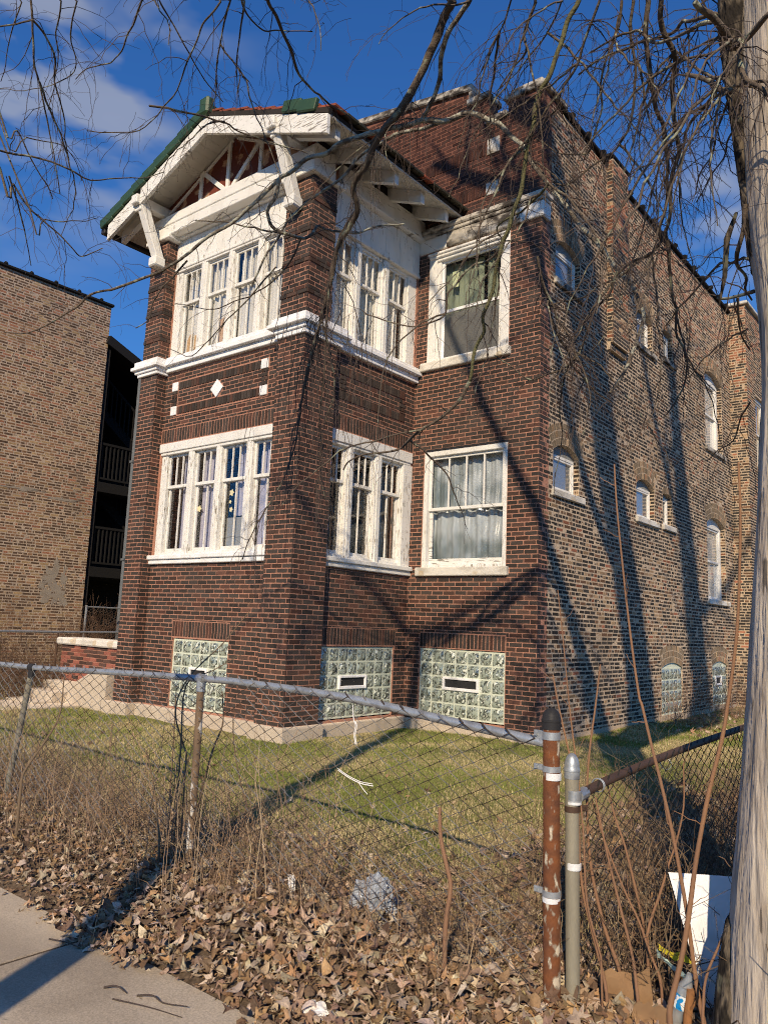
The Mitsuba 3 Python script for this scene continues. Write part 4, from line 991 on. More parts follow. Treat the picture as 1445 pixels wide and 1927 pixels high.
# back porches, in the building's own shade
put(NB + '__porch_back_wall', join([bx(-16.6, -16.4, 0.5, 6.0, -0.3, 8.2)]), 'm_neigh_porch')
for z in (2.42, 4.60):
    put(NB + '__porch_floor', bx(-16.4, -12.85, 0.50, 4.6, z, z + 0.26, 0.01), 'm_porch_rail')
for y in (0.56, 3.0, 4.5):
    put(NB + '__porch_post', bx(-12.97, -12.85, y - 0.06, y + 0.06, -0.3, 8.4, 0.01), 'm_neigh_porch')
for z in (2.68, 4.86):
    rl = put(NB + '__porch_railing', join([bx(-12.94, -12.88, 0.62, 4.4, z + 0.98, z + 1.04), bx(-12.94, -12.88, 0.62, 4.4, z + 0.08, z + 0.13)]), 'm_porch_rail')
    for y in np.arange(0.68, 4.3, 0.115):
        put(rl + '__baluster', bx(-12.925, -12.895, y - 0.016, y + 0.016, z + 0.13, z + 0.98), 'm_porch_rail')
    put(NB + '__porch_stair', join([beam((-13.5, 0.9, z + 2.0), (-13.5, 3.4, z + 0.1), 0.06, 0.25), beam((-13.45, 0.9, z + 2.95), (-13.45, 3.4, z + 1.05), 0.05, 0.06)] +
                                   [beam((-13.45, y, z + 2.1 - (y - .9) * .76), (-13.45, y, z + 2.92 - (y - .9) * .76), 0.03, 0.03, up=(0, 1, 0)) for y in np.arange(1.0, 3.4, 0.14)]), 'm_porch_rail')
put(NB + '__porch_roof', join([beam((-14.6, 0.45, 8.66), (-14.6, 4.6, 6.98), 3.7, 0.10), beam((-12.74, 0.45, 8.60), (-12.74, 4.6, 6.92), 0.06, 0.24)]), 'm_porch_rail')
put(NB + '__downpipe', join([tube([(-12.75, 1.50, 8.1), (-12.75, 1.50, -0.2)], 0.055, 10)] + [bx(-12.82, -12.68, 1.43, 1.57, z, z + .06) for z in (5.5, 2.9)]), 'm_pipe_grey')
FBD = thing('far_building', 'orange brick building with a chimney far behind the dark porches', 'building')
put(FBD + '__wall', bx(-24.0, -16.7, 6.2, 16.0, -0.5, 9.65), 'm_tan_mortar')
put(FBD + '__coping', bx(-24.1, -16.6, 6.1, 16.1, 9.65, 9.77, 0.02), 'm_tar')
put(FBD + '__chimney', join([bx(-17.3, -16.5, 5.6, 6.4, 7.0, 9.75, 0.02), bx(-17.35, -16.45, 5.55, 6.45, 9.75, 9.95, 0.02)]), 'm_patch')

# ------------------------------------------------------------------ ground
def gz(x, y):
    x, y = np.asarray(x, float), np.asarray(y, float)
    s = lambda a, b, t: (lambda q: q * q * (3 - 2 * q))(np.clip((t - a) / (b - a), 0, 1))
    z = -0.05 - 0.06 * s(-5.0, -6.4, y) - 0.09 * s(-6.75, -7.35, y) - 0.05 * s(3.2, 4.2, x) * s(-3, -6, y)
    berm = 0.05 * np.exp(-((y + 7.05) / 0.28) ** 2) + 0.05 * np.exp(-((y + 6.55) / 0.35) ** 2)
    n = meshkit.fbm(np.stack([x * 1.3, y * 1.3, x * 0], -1), 4, 5) - 0.5
    n2 = meshkit.fbm(np.stack([x * 9, y * 9, x * 0], -1), 2, 6) - 0.5
    flat = s(-7.30, -7.48, y)
    near = s(-60, -30, y) * s(60, 30, y)
    return z + (berm + (0.09 * n + 0.02 * n2)) * (1 - flat) * (0.4 + 0.6 * near) - 0.02 * flat

def axis(lo, hi, step, ext):
    a = np.arange(lo, hi + step / 2, step)
    out = [lo - e for e in ext][::-1] + list(a) + [hi + e for e in ext]
    return np.array(out)
ext = [1, 3, 7, 15, 30, 60, 120, 250, 500]
gx, gy = axis(-12.0, 8.0, 0.12, ext), axis(-9.5, 10.0, 0.10, ext)
X, Y = np.meshgrid(gx, gy, indexing='ij')
ii, jj = np.meshgrid(np.arange(len(gx) - 1), np.arange(len(gy) - 1), indexing='ij')
m_ = len(gy)
q = np.stack([ii * m_ + jj, (ii + 1) * m_ + jj, (ii + 1) * m_ + jj + 1, ii * m_ + jj + 1], -1).reshape(-1, 4)
G = put('ground', (np.stack([X, Y, gz(X, Y)], -1).reshape(-1, 3), np.vstack([q[:, [0, 1, 2]], q[:, [0, 2, 3]]])), 'm_soil', smooth=True, kind='structure')
# the public sidewalk in slabs along the lot
SWK = thing('sidewalk', None, None); tag(SWK, kind='structure')
xs = np.arange(1.36 - 1.55 * 9, 12, 1.55)
for i in range(len(xs) - 1):
    z = -0.195 + rng.uniform(-.006, .006)
    put(SWK + '__slab', bx(xs[i] + 0.012, xs[i + 1] - 0.012, -9.25, -7.42 + rng.uniform(-.01, .01), z - 0.09, z, 0.010), 'm_concrete')
for i in range(len(xs)):
    put(SWK + '__joint', bx(xs[i] - 0.016, xs[i] + 0.016, -9.25, -7.44, -0.27, -0.199), 'm_joint_dirt')
put('street', bx(-60, 60, -24.0, -11.6, -0.5, -0.30), 'm_tar', kind='structure')
put('entry_walk', bx(-8.3, -6.9, -7.30, -2.4, -0.2, -0.015, 0.01), 'm_pale_concrete', kind='structure')

# lawn grass: stuff
def blades(n, x0, x1, y0, y1, dens, hmax, cols, wmul=1.0):
    x, y = rng.uniform(x0, x1, n), rng.uniform(y0, y1, n)
    k = rng.random(n) < dens(x, y)
    x, y = x[k], y[k]; n = len(x)
    a = rng.uniform(0, 2 * np.pi, n)
    h = hmax * rng.uniform(0.45, 1.0, n)
    ln = rng.uniform(0.1, 0.9, n) * h
    z = gz(x, y) - 0.004
    d = np.stack([np.cos(a), np.sin(a), 0 * a], 1)
    p = np.stack([-np.sin(a), np.cos(a), 0 * a], 1)
    w = (rng.uniform(0.0016, 0.0034, n) * wmul)[:, None]
    base = np.stack([x, y, z], 1)
    mid = base + d * (ln * 0.35)[:, None] + np.array([0, 0, 1]) * (h * 0.6)[:, None]
    tip = base + d * ln[:, None] + np.array([0, 0, 1]) * (h * rng.uniform(0.75, 1.0, n))[:, None]
    v = np.stack([base - p * w, base + p * w, mid - p * w * .8, mid + p * w * .8, tip], 1)
    f = (np.array([[0, 1, 3], [0, 3, 2], [2, 3, 4]])[None] + 5 * np.arange(n)[:, None, None]).reshape(-1, 3)
    t = meshkit.fbm(np.stack([x * 1.5, y * 1.5, 0 * x], 1), 3, 8)
    dry = rng.random(n) < np.clip(0.42 + 3.2 * (t - 0.5), 0.06, 0.92)
    c = np.where(dry[:, None], cols[1], cols[0]) * rng.uniform(0.65, 1.35, (n, 1))
    return v.reshape(-1, 3), f, np.repeat(c, 5, 0)
def lawn_d(x, y):
    n = meshkit.fbm(np.stack([x * 1.1, y * 1.1, 0 * x], 1), 3, 14)
    e = np.clip((y + 6.1 + 1.4 * (n - 0.5)) / 0.9, 0, 1)
    inside_bay = (x > -6.2) & (x < -2.1) & (y > -2.85)
    house = (x < 0.08) & (y > -0.05)
    r = np.where(y < 0, np.clip((3.1 - x + 0.6 * (n - .5)) / 0.9, 0, 1), np.clip((3.5 - x) / 0.8, 0, 1))
    e = e * (x < 3.6)
    far = np.clip((5.2 - y) / 1.8, 0.06, 1)
    return np.where(inside_bay | house, 0, e * (0.06 + 0.94 * r) * far * np.clip(0.35 + 1.5 * n, 0, 1))
GREEN, DRY = np.array([0.18, 0.22, 0.048]), np.array([0.46, 0.385, 0.205])
v, f, c = blades(250000, -9.0, 4.4, -6.6, 1.0, lawn_d, 0.045, (GREEN, DRY))
v2, f2, c2 = blades(60000, 0.05, 4.5, 1.0, 7.0, lawn_d, 0.06, (GREEN, DRY), 1.4)
v3, f3, c3 = blades(90000, -6.0, 3.6, -6.75, -5.0, lambda x, y: np.clip((-5.0 - y) / 0.7, 0, 1) * np.clip(0.2 + 1.4 * meshkit.fbm(np.stack([x * 2, y * 2, 0 * x], 1), 3, 15), 0, 1), 0.06, (DRY * 0.85, DRY * 1.2))
put('grass', (np.vstack([v, v2, v3]), np.vstack([f, f2 + len(v), f3 + len(v) + len(v2)])), 'm_grass', color=np.vstack([c, c2, c3]), kind='stuff', label='short patchy green and straw-coloured lawn grass in front of the house', cat='grass')

# ---- leaf litter
def leaf_shape(kind, r):
    if kind == 0:       # lobed maple-like outline
        ang = np.radians([-90, -62, -38, -12, 4, 26, 44, 66, 90, 114, 136, 154, 176, 192, 218, 242])
        rad = np.array([0.25, 0.50, 0.42, 0.95, 0.50, 0.62, 1.0, 0.55, 1.08, 0.55, 1.0, 0.62, 0.50, 0.95, 0.42, 0.50])
    else:
        ang = np.linspace(-np.pi / 2, 1.5 * np.pi, 11)[:-1]
        rad = np.array([1.0, 0.72, 0.55, 0.52, 0.62, 1.0, 0.62, 0.52, 0.55, 0.72])
    rad = rad * r.uniform(0.85, 1.15, len(rad))
    P = np.stack([rad * np.cos(ang), rad * np.sin(ang), 0 * ang], 1)
    return P
def leaf_mesh(c, size, r, stand=0.5, lift=0.0):
    P = leaf_shape(0 if r.random() < 0.42 else 1, r)
    P = np.vstack([[0, -0.02, 0], P * 0.55, P])
    n = (len(P) - 1) // 2
    k1, k2, k3 = r.uniform(-2.2, 2.2), r.uniform(-1.7, 1.7), r.uniform(-1.8, 1.8)
    P[:, 2] = k1 * P[:, 0] ** 2 * 0.55 + k2 * P[:, 1] ** 2 * 0.5 + k3 * P[:, 0] * P[:, 1] * 0.6 + r.uniform(-0.10, 0.10, len(P))
    a, b, g = r.uniform(0, 2 * np.pi), r.normal(0, stand), r.normal(0, stand)
    Rz = np.array([[np.cos(a), -np.sin(a), 0], [np.sin(a), np.cos(a), 0], [0, 0, 1]])
    Rx = np.array([[1, 0, 0], [0, np.cos(b), -np.sin(b)], [0, np.sin(b), np.cos(b)]])
    Ry = np.array([[np.cos(g), 0, np.sin(g)], [0, 1, 0], [-np.sin(g), 0, np.cos(g)]])
    P = (P * size) @ (Rz @ Rx @ Ry).T
    P[:, 2] -= np.percentile(P[:, 2], 12)
    i = np.arange(n); j = (i + 1) % n
    f = np.vstack([np.stack([0 * i, 1 + i, 1 + j], 1), np.stack([1 + i, 1 + n + i, 1 + n + j], 1), np.stack([1 + i, 1 + n + j, 1 + j], 1)])
    return P + np.array(c) + np.array([0, 0, lift]), f
LEAFC = np.array([[0.42, 0.31, 0.215], [0.32, 0.22, 0.15], [0.48, 0.385, 0.285], [0.23, 0.15, 0.095], [0.37, 0.23, 0.125], [0.48, 0.39, 0.29], [0.15, 0.10, 0.068]])
def litter(n, x0, x1, y0, y1, dens, size, seed, stand=0.5, lift=0.05):
    r = np.random.default_rng(seed)
    out = []
    x, y = r.uniform(x0, x1, n), r.uniform(y0, y1, n)
    k = r.random(n) < dens(x, y)
    z = gz(x, y)
    for a, b, c in zip(x[k], y[k], z[k]):
        s = size * r.uniform(0.55, 1.35)
        m = leaf_mesh((a, b, c), s, r, stand * (0.3 if r.random() < 0.5 else 1.0), r.uniform(0, lift))
        out.append((m, LEAFC[r.integers(len(LEAFC))] * r.uniform(0.5, 1.25) * np.array([1, r.uniform(.93, 1.07), r.uniform(.9, 1.1)]), np.linalg.norm([a - CAM[0], b - CAM[1], c - CAM[2]])))
    return out
def d_strip(x, y):
    n = meshkit.fbm(np.stack([x * 1.2, y * 1.6, 0 * x], 1), 3, 31)
    front = np.clip((y + 7.32 + 0.85 * (n - 0.45) + 0.10 * np.clip(x - 2.2, 0, 1.2) * 2) / 0.22, 0, 1)
    back = np.clip((-5.75 - y + 1.0 * (n - 0.5)) / 0.5, 0, 1)
    return front * back
L_ = litter(11500, -5.0, 4.4, -7.95, -5.3, d_strip, 0.033, 41, 0.42)
L_ += litter(4200, 1.2, 4.4, -7.75, -6.3, d_strip, 0.038, 42, 0.5, 0.08)
L_ += litter(15000, -5.0, 4.4, -7.9, -5.3, d_strip, 0.020, 47, 0.7, 0.07)
L_ += litter(2200, 2.2, 3.75, -6.5, -1.5, lambda x, y: np.clip((x - 2.2) / 0.9, 0, 1), 0.045, 48, 0.6)
L_ += litter(420, -1.0, 3.4, -8.2, -7.4, lambda x, y: 0.16 + 0 * x, 0.026, 43, 0.3, 0.004)
L_ += litter(2600, -2.0, 3.6, -8.1, -7.3, lambda x, y: np.clip((y + 7.85) / 0.5, 0.04, 1) ** 2, 0.011, 49, 0.3, 0.004)
L_ += litter(2600, 3.7, 7.0, -7.6, -2.5, lambda x, y: 0.9 + 0 * x, 0.06, 44)
L_ += litter(700, -6.5, 3.6, -6.3, -3.0, lambda x, y: np.clip((-3.6 - y) / 3.0, 0.05, 0.5), 0.04, 45, 0.4, 0.01)
L_ += litter(900, 0.1, 3.6, 3.0, 9.5, lambda x, y: 0.8 + 0 * x, 0.05, 46, 0.5, 0.02)
L_.sort(key=lambda t: t[2] / np.ptp(t[0][0][:, :2]))
for m, col, d in L_[:300]:
    put(G + '__leaf', m, 'm_leaf', color=np.repeat(col[None], len(m[0]), 0))
V, F_ = join([t[0] for t in L_[300:]])
C = np.vstack([np.repeat(t[1][None], len(t[0][0]), 0) for t in L_[300:]])
put('leaf_litter', (V, F_), 'm_leaf', color=C, kind='stuff', label='deep bed of dry brown fallen leaves along the foot of the front fence', cat='leaves')

# ---- dry stems and weeds
def stem(r, base, h, lean, bend, rad, seg=5):
    a = r.uniform(0, 2 * np.pi)
    d = np.array([np.cos(a), np.sin(a), 0])
    t = np.linspace(0, 1, seg)[:, None]
    w = r.normal(0, 0.035 * h, (seg, 3)) * t
    return np.array(base) + d * (lean * h * t + bend * h * t ** 2) + np.array([0, 0, 1]) * h * (t - 0.35 * abs(bend) * t ** 2) + w, np.linspace(rad, rad * 0.45, seg)
def weeds(n, place, hr, rr, seed, lean=0.5, bend=0.4, side=0.35):
    r = np.random.default_rng(seed)
    ms, cs = [], []
    for _ in range(n):
        x, y = place(r)
        h = r.uniform(*hr)
        P, R = stem(r, (x, y, float(gz(x, y)) - 0.01), h, abs(r.normal(0, lean)), r.normal(0, bend), r.uniform(*rr))
        c = (np.array([0.20, 0.135, 0.085]) if r.random() < 0.6 else np.array([0.30, 0.225, 0.14]) if r.random() < .6 else np.array([0.10, 0.07, 0.05])) * r.uniform(0.7, 1.3)
        m = tube(P, R, 3, cap=False)
        ms.append(m); cs.append(np.repeat(c[None], len(m[0]), 0))
        if r.random() < side and h > 0.25:
            for _k in range(r.integers(1, 4)):
                i = r.integers(1, len(P) - 1)
                q = P[i] + np.cumsum(np.vstack([[0, 0, 0], r.normal(0, 0.04, (3, 3)) + np.array([0, 0, 0.04]) + r.normal(0, .05, 3)]), 0)
                m = tube(q, [R[i] * .6, R[i] * .5, R[i] * .4, R[i] * .3], 3, cap=False)
                ms.append(m); cs.append(np.repeat(c[None], len(m[0]), 0))
    return join(ms), np.vstack(cs)
def p_fence(r):
    x = r.uniform(-5.0, 3.4)
    return x, -6.65 + r.normal(0, 0.30) * (1.0 if x < 2 else 0.6)
m, c = weeds(1500, p_fence, (0.06, 0.42), (0.0014, 0.003), 51)
m2, c2 = weeds(430, lambda r: (r.uniform(-5.0, 2.2), -6.6 + r.normal(0, 0.30)), (0.4, 1.0), (0.0018, 0.004), 52, 0.16, 0.15, 0.6)
m4, c4 = weeds(900, lambda r: (r.uniform(-4.5, 3.5), -6.9 + r.normal(0, 0.22)), (0.04, 0.13), (0.0014, 0.0036), 55, 1.8, 0.5)
m5, c5 = weeds(1300, lambda r: (3.72 - abs(r.normal(0, 0.75)), r.uniform(-6.5, -0.5)), (0.12, 0.62), (0.0014, 0.0032), 56, 0.7, 0.6, 0.5)
m3, c3 = weeds(650, lambda r: (r.uniform(-3.5, 1.0), -6.1 + r.normal(0, 0.32)), (0.10, 0.40), (0.0016, 0.003), 53, 0.8, 0.5)
put('dry_weeds', join([m, m2, m3, m4, m5]), 'm_dry_stem', color=np.vstack([c * 1.3, c2 * 1.55, c3 * 1.45, c4 * 0.8, c5 * 1.1]), kind='stuff', label='tangle of dry brown weed stems growing through the front fence', cat='weeds')
m, c = weeds(4200, lambda r: (r.uniform(3.72, 6.0), r.uniform(-6.5, -1.0)), (0.15, 0.80), (0.002, 0.004), 54, 0.5, 0.5, 0.5)
put('bramble_thicket', m, 'm_dry_stem', color=c * 0.75, kind='stuff', label='dark bramble thicket behind the right-hand side fence', cat='brambles')

def shrub(label, c, rx, ry, h, n, seed, colr=0.8):
    r = np.random.default_rng(seed)
    ms, cs = [], []
    for _ in range(n):
        x, y = c[0] + r.normal(0, rx), c[1] + r.normal(0, ry)
        P, R = stem(r, (x, y, c[2]), h * r.uniform(0.5, 1.15), abs(r.normal(0, 0.35)), r.normal(0, 0.35), r.uniform(0.003, 0.006), 6)
        col = np.array([0.17, 0.105, 0.07]) * colr * r.uniform(0.6, 1.4)
        m = tube(P, R, 3, cap=False); ms.append(m); cs.append(np.repeat(col[None], len(m[0]), 0))
        for _k in range(4):
            i = r.integers(1, 5)
            q = P[i] + np.cumsum(np.vstack([[0, 0, 0], r.normal(0, 0.06, (4, 3)) + r.normal(0, .07, 3) + np.array([0, 0, 0.03])]), 0)
            m = tube(q, np.linspace(R[i] * .7, .0015, 5), 3, cap=False); ms.append(m); cs.append(np.repeat(col[None], len(m[0]), 0))
    put('dry_shrub', join(ms), 'm_dry_stem', color=np.vstack(cs), label=label, cat='shrub')
shrub('bare brown shrub against the tan neighbouring wall, leftmost', (-11.6, -2.4, -0.1), 0.45, 0.35, 1.7, 130, 61)
shrub('bare brown shrub behind the white-capped stoop wall', (-10.6, -0.6, -0.1), 0.45, 0.35, 1.55, 150, 62, 0.7)
shrub('reddish bare shrub in front of the tall back chain-link panel', (-11.9, 0.3, -0.1), 0.30, 0.30, 1.9, 90, 63, 0.9)
shrub('dense dry shrub between the two chain-link fences at the left edge', (-8.6, -2.9, -0.1), 0.35, 0.45, 0.95, 170, 64, 0.8)
shrub('low bare bush at the foot of the side wall by the basement window', (0.45, 4.9, -0.08), 0.22, 0.35, 0.95, 26, 65, 1.5)
shrub('low bare bush at the foot of the side wall near the back wing', (0.6, 7.2, -0.08), 0.3, 0.6, 1.15, 40, 66, 1.4)

# ------------------------------------------------------------------ chain-link fences
def fabric(path, w, top, bot, zz=None, r=0.0024, curve=0.0, seed=0):
    """Woven diamond mesh along a ground path (list of (x, y)); top(s), bot(s) give its heights at distance s."""
    P = np.array(path, float)
    seg = np.linalg.norm(np.diff(P, axis=0), axis=1)
    S = np.concatenate([[0], np.cumsum(seg)])
    L = S[-1]
    rg = np.random.default_rng(seed)
    ms = []
    nw = int(L / w)
    hz = w * 1.08 / 2
    for i in range(nw):
        s0 = (i + 0.5) * w
        zt, zb = top(s0), bot(s0)
        n = int((zt - zb) / hz)
        k = np.arange(n + 1)
        tri = np.where((k + i) % 2 == 0, -0.5, 0.5) * w * 1.04
        ss = np.clip(s0 + tri, 0, L)
        z = zt - k * hz
        sway = 0.02 * np.sin(s0 * 1.7 + 2.0 * (zt - z)) * np.minimum(1, (zt - z) / 0.4) + 0.012 * np.sin(s0 * 5.1)
        x, y = np.interp(ss, S, P[:, 0]), np.interp(ss, S, P[:, 1])
        j = min(np.searchsorted(S, s0) - 1, len(seg) - 1); j = max(j, 0)
        nn = np.array([-(P[j + 1] - P[j])[1], (P[j + 1] - P[j])[0]]) / seg[j]
        o = sway + np.where(k % 2 == 0, 0.0022, -0.0022)
        pts = np.stack([x + nn[0] * o, y + nn[1] * o, z], 1)
        if zz is not None: pts = zz(pts)
        # twisted barb at the top
        pts = np.vstack([pts[0] + [0.4 * w * (P[j + 1] - P[j])[0] / seg[j], 0.4 * w * (P[j + 1] - P[j])[1] / seg[j], 0.022], pts])
        ms.append(tube(pts, r, 4, cap=False))
    return join(ms)
FR = thing('chain_link_fence', 'sagging galvanised chain-link fence along the front lawn with leaning posts', 'fence')
YF = -6.70
rail = np.array([(3.60, -6.705, 1.010), (3.05, -6.70, 1.05), (2.40, -6.70, 1.10), (1.62, -6.70, 1.115), (1.17, -6.70, 1.110), (0.30, -6.70, 1.085), (-0.25, -6.70, 1.065), (-1.01, -6.70, 1.040), (-2.2, -6.70, 1.03), (-4.0, -6.70, 1.05), (-6.2, -6.70, 1.05)])
put(FR + '__top_rail', tube(smooth_pts(rail, 4), 0.0215, 12), 'm_galvanised', smooth=True)
put(FR + '__rail_end', tube([(3.585, -6.705, 1.012), (3.655, -6.71, 1.055)], [0.024, 0.014], 10), 'm_galvanised')
rz = lambda x: np.interp(-x, -rail[:, 0], rail[:, 2])
put(FR + '__wire_mesh', fabric([(3.56, YF - 0.026), (-6.2, YF - 0.026)], 0.062, lambda s: rz(3.56 - s) + 0.012, lambda s: -0.10, seed=3, r=0.0033), 'm_wire')
for (x0, y0, z0), (x1, y1, z1) in (((1.17, -6.70, 1.09), (1.13, -6.66, -0.2)), ((-1.01, -6.70, 1.02), (-1.42, -6.62, -0.2)), ((-3.7, -6.7, 1.02), (-3.7, -6.7, -0.2))):
    pk = put(FR + '__post', tube([(x0, y0, z0), ((x0 + x1) / 2 + .004, (y0 + y1) / 2, (z0 + z1) / 2), (x1, y1, z1)], 0.024, 12), 'm_old_post' if x0 > 0 else 'm_weathered_galv', smooth=True)
    put(pk + '__loop_cap', join([tube([(x0 - 0.035, y0, z0 + .02), (x0 + 0.035, y0, z0 + .02)], 0.030, 10), tube([(x0, y0, z0 - 0.06), (x0, y0, z0 + 0.01)], 0.028, 10)]), 'm_dark_metal' if x0 < 0 else 'm_galvanised')
def terminal(key, base, top, r, m, cap_m, bands, toward, dome):
    pk = put(key, tube([base, top], r, 20), m, smooth=30)
    x, y, z = top
    put(pk + '__cap', lathe((x, y, z - 0.012), [(r * 1.12, 0), (r * 1.14, 0.03), (r * 1.20, 0.032), (r * 1.20, 0.042), (r * 1.12, 0.046)] + [(r * 1.12 * math.cos(a), 0.046 + dome * math.sin(a)) for a in np.linspace(0.15, 1.55, 8)]), cap_m, smooth=35)
    for bz, w_, bm in bands:
        f = (bz - base[2]) / (top[2] - base[2])
        c = np.array(base) + (np.array(top) - np.array(base)) * f
        d = np.array(toward, float)
        put(pk + '__band', join([lathe((c[0], c[1], bz - w_ / 2), [(r * 1.01, 0), (r * 1.09, 0.001), (r * 1.09, w_ - 0.001), (r * 1.01, w_)]),
                                 beam(c + d * r * 0.9, c + d * (r + 0.05), 0.008, w_, bev=0.002), beam(c + d * (r + 0.035) - np.array([0, 0.018, 0]), c + d * (r + 0.035) + np.array([0, 0.018, 0]), 0.012, 0.012)]), bm, smooth=30)
    return pk
rp = terminal(FR + '__rusty_post', (3.650, -6.715, -0.30), (3.632, -6.715, 1.085), 0.0365, 'm_rusty_paint', 'm_dark_metal', [(1.045, 0.034, 'm_galvanised'), (0.905, 0.026, 'm_galvanised'), (0.395, 0.026, 'm_galvanised')], (-1, 0.05, 0), 0.045)
for z, h in ((0.875, 0.030), (0.370, 0.022)):
    put(rp + '__paint_ring', lathe((3.640, -6.715, z - h / 2), [(0.0372, 0), (0.0378, 0.002), (0.0378, h - 0.002), (0.0372, h)]), 'm_white_blot', smooth=30)

SFN = thing('chain_link_fence', 'darker chain-link fence with a brown rail running back along the right of the side yard', 'fence')
gp = terminal(SFN + '__grey_post', (3.705, -6.63, -0.4), (3.690, -6.63, 0.875), 0.030, 'm_weathered_galv', 'm_galvanised', [(0.735, 0.026, 'm_brown_pipe')], (0.55, 0.83, 0), 0.062)
for z, h, mm in ((0.79, 0.05, 'm_galvanised'), (0.765, 0.02, 'm_white_blot'), (0.50, 0.030, 'm_white_blot')):
    put(gp + '__collar', lathe((3.70 - 0.0, -6.63, z - h / 2), [(0.0306, 0), (0.0325, 0.002), (0.0325, h - 0.002), (0.0306, h)]), mm, smooth=30)
srail = np.array([(3.705, -6.57, 0.79), (3.70, -6.2, 0.815), (3.70, -5.4, 0.85), (3.70, -4.4, 0.875), (3.70, -3.0, 0.90), (3.70, 0.0, 0.93), (3.70, 5.0, 0.95)])
put(SFN + '__top_rail', tube(smooth_pts(srail, 4), 0.021, 12), 'm_brown_pipe', smooth=True)
put(SFN + '__wire_mesh', fabric([(3.73, -6.55), (3.73, 5.0)], 0.060, lambda s: float(np.interp(-6.55 + s, srail[:, 1], srail[:, 2])) + 0.01, lambda s: -0.2, seed=5), 'm_dark_wire')
for y in (0, 0.012, 0.9):
    put(SFN + '__tie_wire', tube([(3.70 + 0.03 * math.cos(a), -6.38 + y, 0.803 + 0.03 * math.sin(a)) for a in np.linspace(0, 2 * np.pi, 15)], 0.0025, 5), 'm_galvanised')
put(SFN + '__rail_cup', tube([(3.705, -6.60, 0.785), (3.705, -6.53, 0.792)], 0.027, 12), 'm_galvanised')
for y in (-3.4, -0.4, 2.6):
    put(SFN + '__post', tube([(3.70, y, -0.3), (3.70, y, 0.9)], 0.022, 10), 'm_brown_pipe')

BK = thing('chain_link_fence', 'low chain-link fence with a long pipe rail in front of the tan neighbouring wall', 'fence')
put(BK + '__top_rail', tube([(-9.5, -6.5, 1.10), (-9.5, -2.0, 1.11), (-9.5, 1.2, 1.15)], 0.022, 8), 'm_galvanised')
put(BK + '__wire_mesh', fabric([(-9.5, -5.0), (-9.5, 1.0)], 0.062, lambda s: 1.11, lambda s: -0.05, seed=7), 'm_dark_wire')
for y in (-5.0, -1.9, 1.1):
    put(BK + '__post', tube([(-9.5, y, -0.2), (-9.47, y, 1.1)], 0.024, 8), 'm_brown_pipe')
BK2 = thing('chain_link_fence', 'tall light chain-link panel closing the gap under the dark porches', 'fence')
put(BK2 + '__top_rail', tube([(-12.4, 0.36, 1.66), (-12.4, 2.4, 1.66)], 0.022, 8), 'm_galvanised')
put(BK2 + '__wire_mesh', fabric([(-12.4, 0.36), (-12.4, 2.4)], 0.062, lambda s: 1.66, lambda s: 0.0, seed=8, r=0.0026), 'm_wire')
put(BK2 + '__post', tube([(-12.4, 0.36, -0.2), (-12.4, 0.36, 1.70)], 0.028, 8), 'm_galvanised')

# ------------------------------------------------------------------ the bare tree over the yard
TR = thing('bare_tree', 'bare street tree with a pale barkless trunk at the right edge and long drooping branches', 'tree')
TC = np.array([(4.56, -6.55, -0.35, 0.31), (4.57, -6.55, -0.05, 0.28), (4.59, -6.54, 0.5, 0.262), (4.65, -6.53, 1.4, 0.243), (4.73, -6.51, 2.6, 0.243), (4.70, -6.51, 3.2, 0.24), (4.68, -6.51, 3.6, 0.24), (4.68, -6.51, 4.1, 0.25), (4.72, -6.52, 4.7, 0.27)])


def rough_tube(C, sides, amp, seed, k=6, a0=0.0, a1=2 * math.pi, off=0.0, edge=0.0, sector=None):
    P = smooth_pts(C, k)
    closed = a1 - a0 > 6.2
    g = np.linspace(0, 1, sides + (0 if closed else 1), endpoint=not closed)
    n, m = len(P), len(g)
    G_, Z = np.meshgrid(g, P[:, 2])
    A = a0 + (a1 - a0) * G_
    if sector is not None:      # ragged strip: bounds and lift as functions of height
        lo, hi, off = (np.asarray(q)[:, None] for q in sector(P[:, 2]))
        A = lo + (hi - lo) * G_ + 0.10 * (meshkit.fbm(np.stack([Z * 9, G_ * 2, 0 * Z], -1), 3, seed) - 0.5)
    rad = P[:, 3:4] + off + amp * (meshkit.fbm(np.stack([3.2 * np.cos(A), 3.2 * np.sin(A), Z * 0.9], -1), 4, seed) - 0.5) * 2 + 0.55 * amp * (meshkit.fbm(np.stack([11 * np.cos(A), 11 * np.sin(A), Z * 1.3], -1), 4, seed + 1) - 0.5) * 2
    if edge and not closed:
        t = np.linspace(0, 1, m)
        rad = rad - off * (1 - np.minimum(1, np.minimum(t, 1 - t) * m / 2.0))[None] * 1.0
    v = np.stack([P[:, 0:1] + rad * np.cos(A), P[:, 1:2] + rad * np.sin(A), Z], -1).reshape(-1, 3)
    i, j = np.meshgrid(np.arange(n - 1), np.arange(m if closed else m - 1), indexing='ij')
    q = np.stack([i * m + j, i * m + (j + 1) % m, (i + 1) * m + (j + 1) % m, (i + 1) * m + j], -1).reshape(-1, 4)
    return v, np.vstack([q[:, [0, 1, 2]], q[:, [0, 2, 3]]])
put(TR + '__trunk', rough_tube(TC, 110, 0.020, 71, 14), 'm_bare_trunk', smooth=True, label='pale grey-tan trunk that has lost its bark')
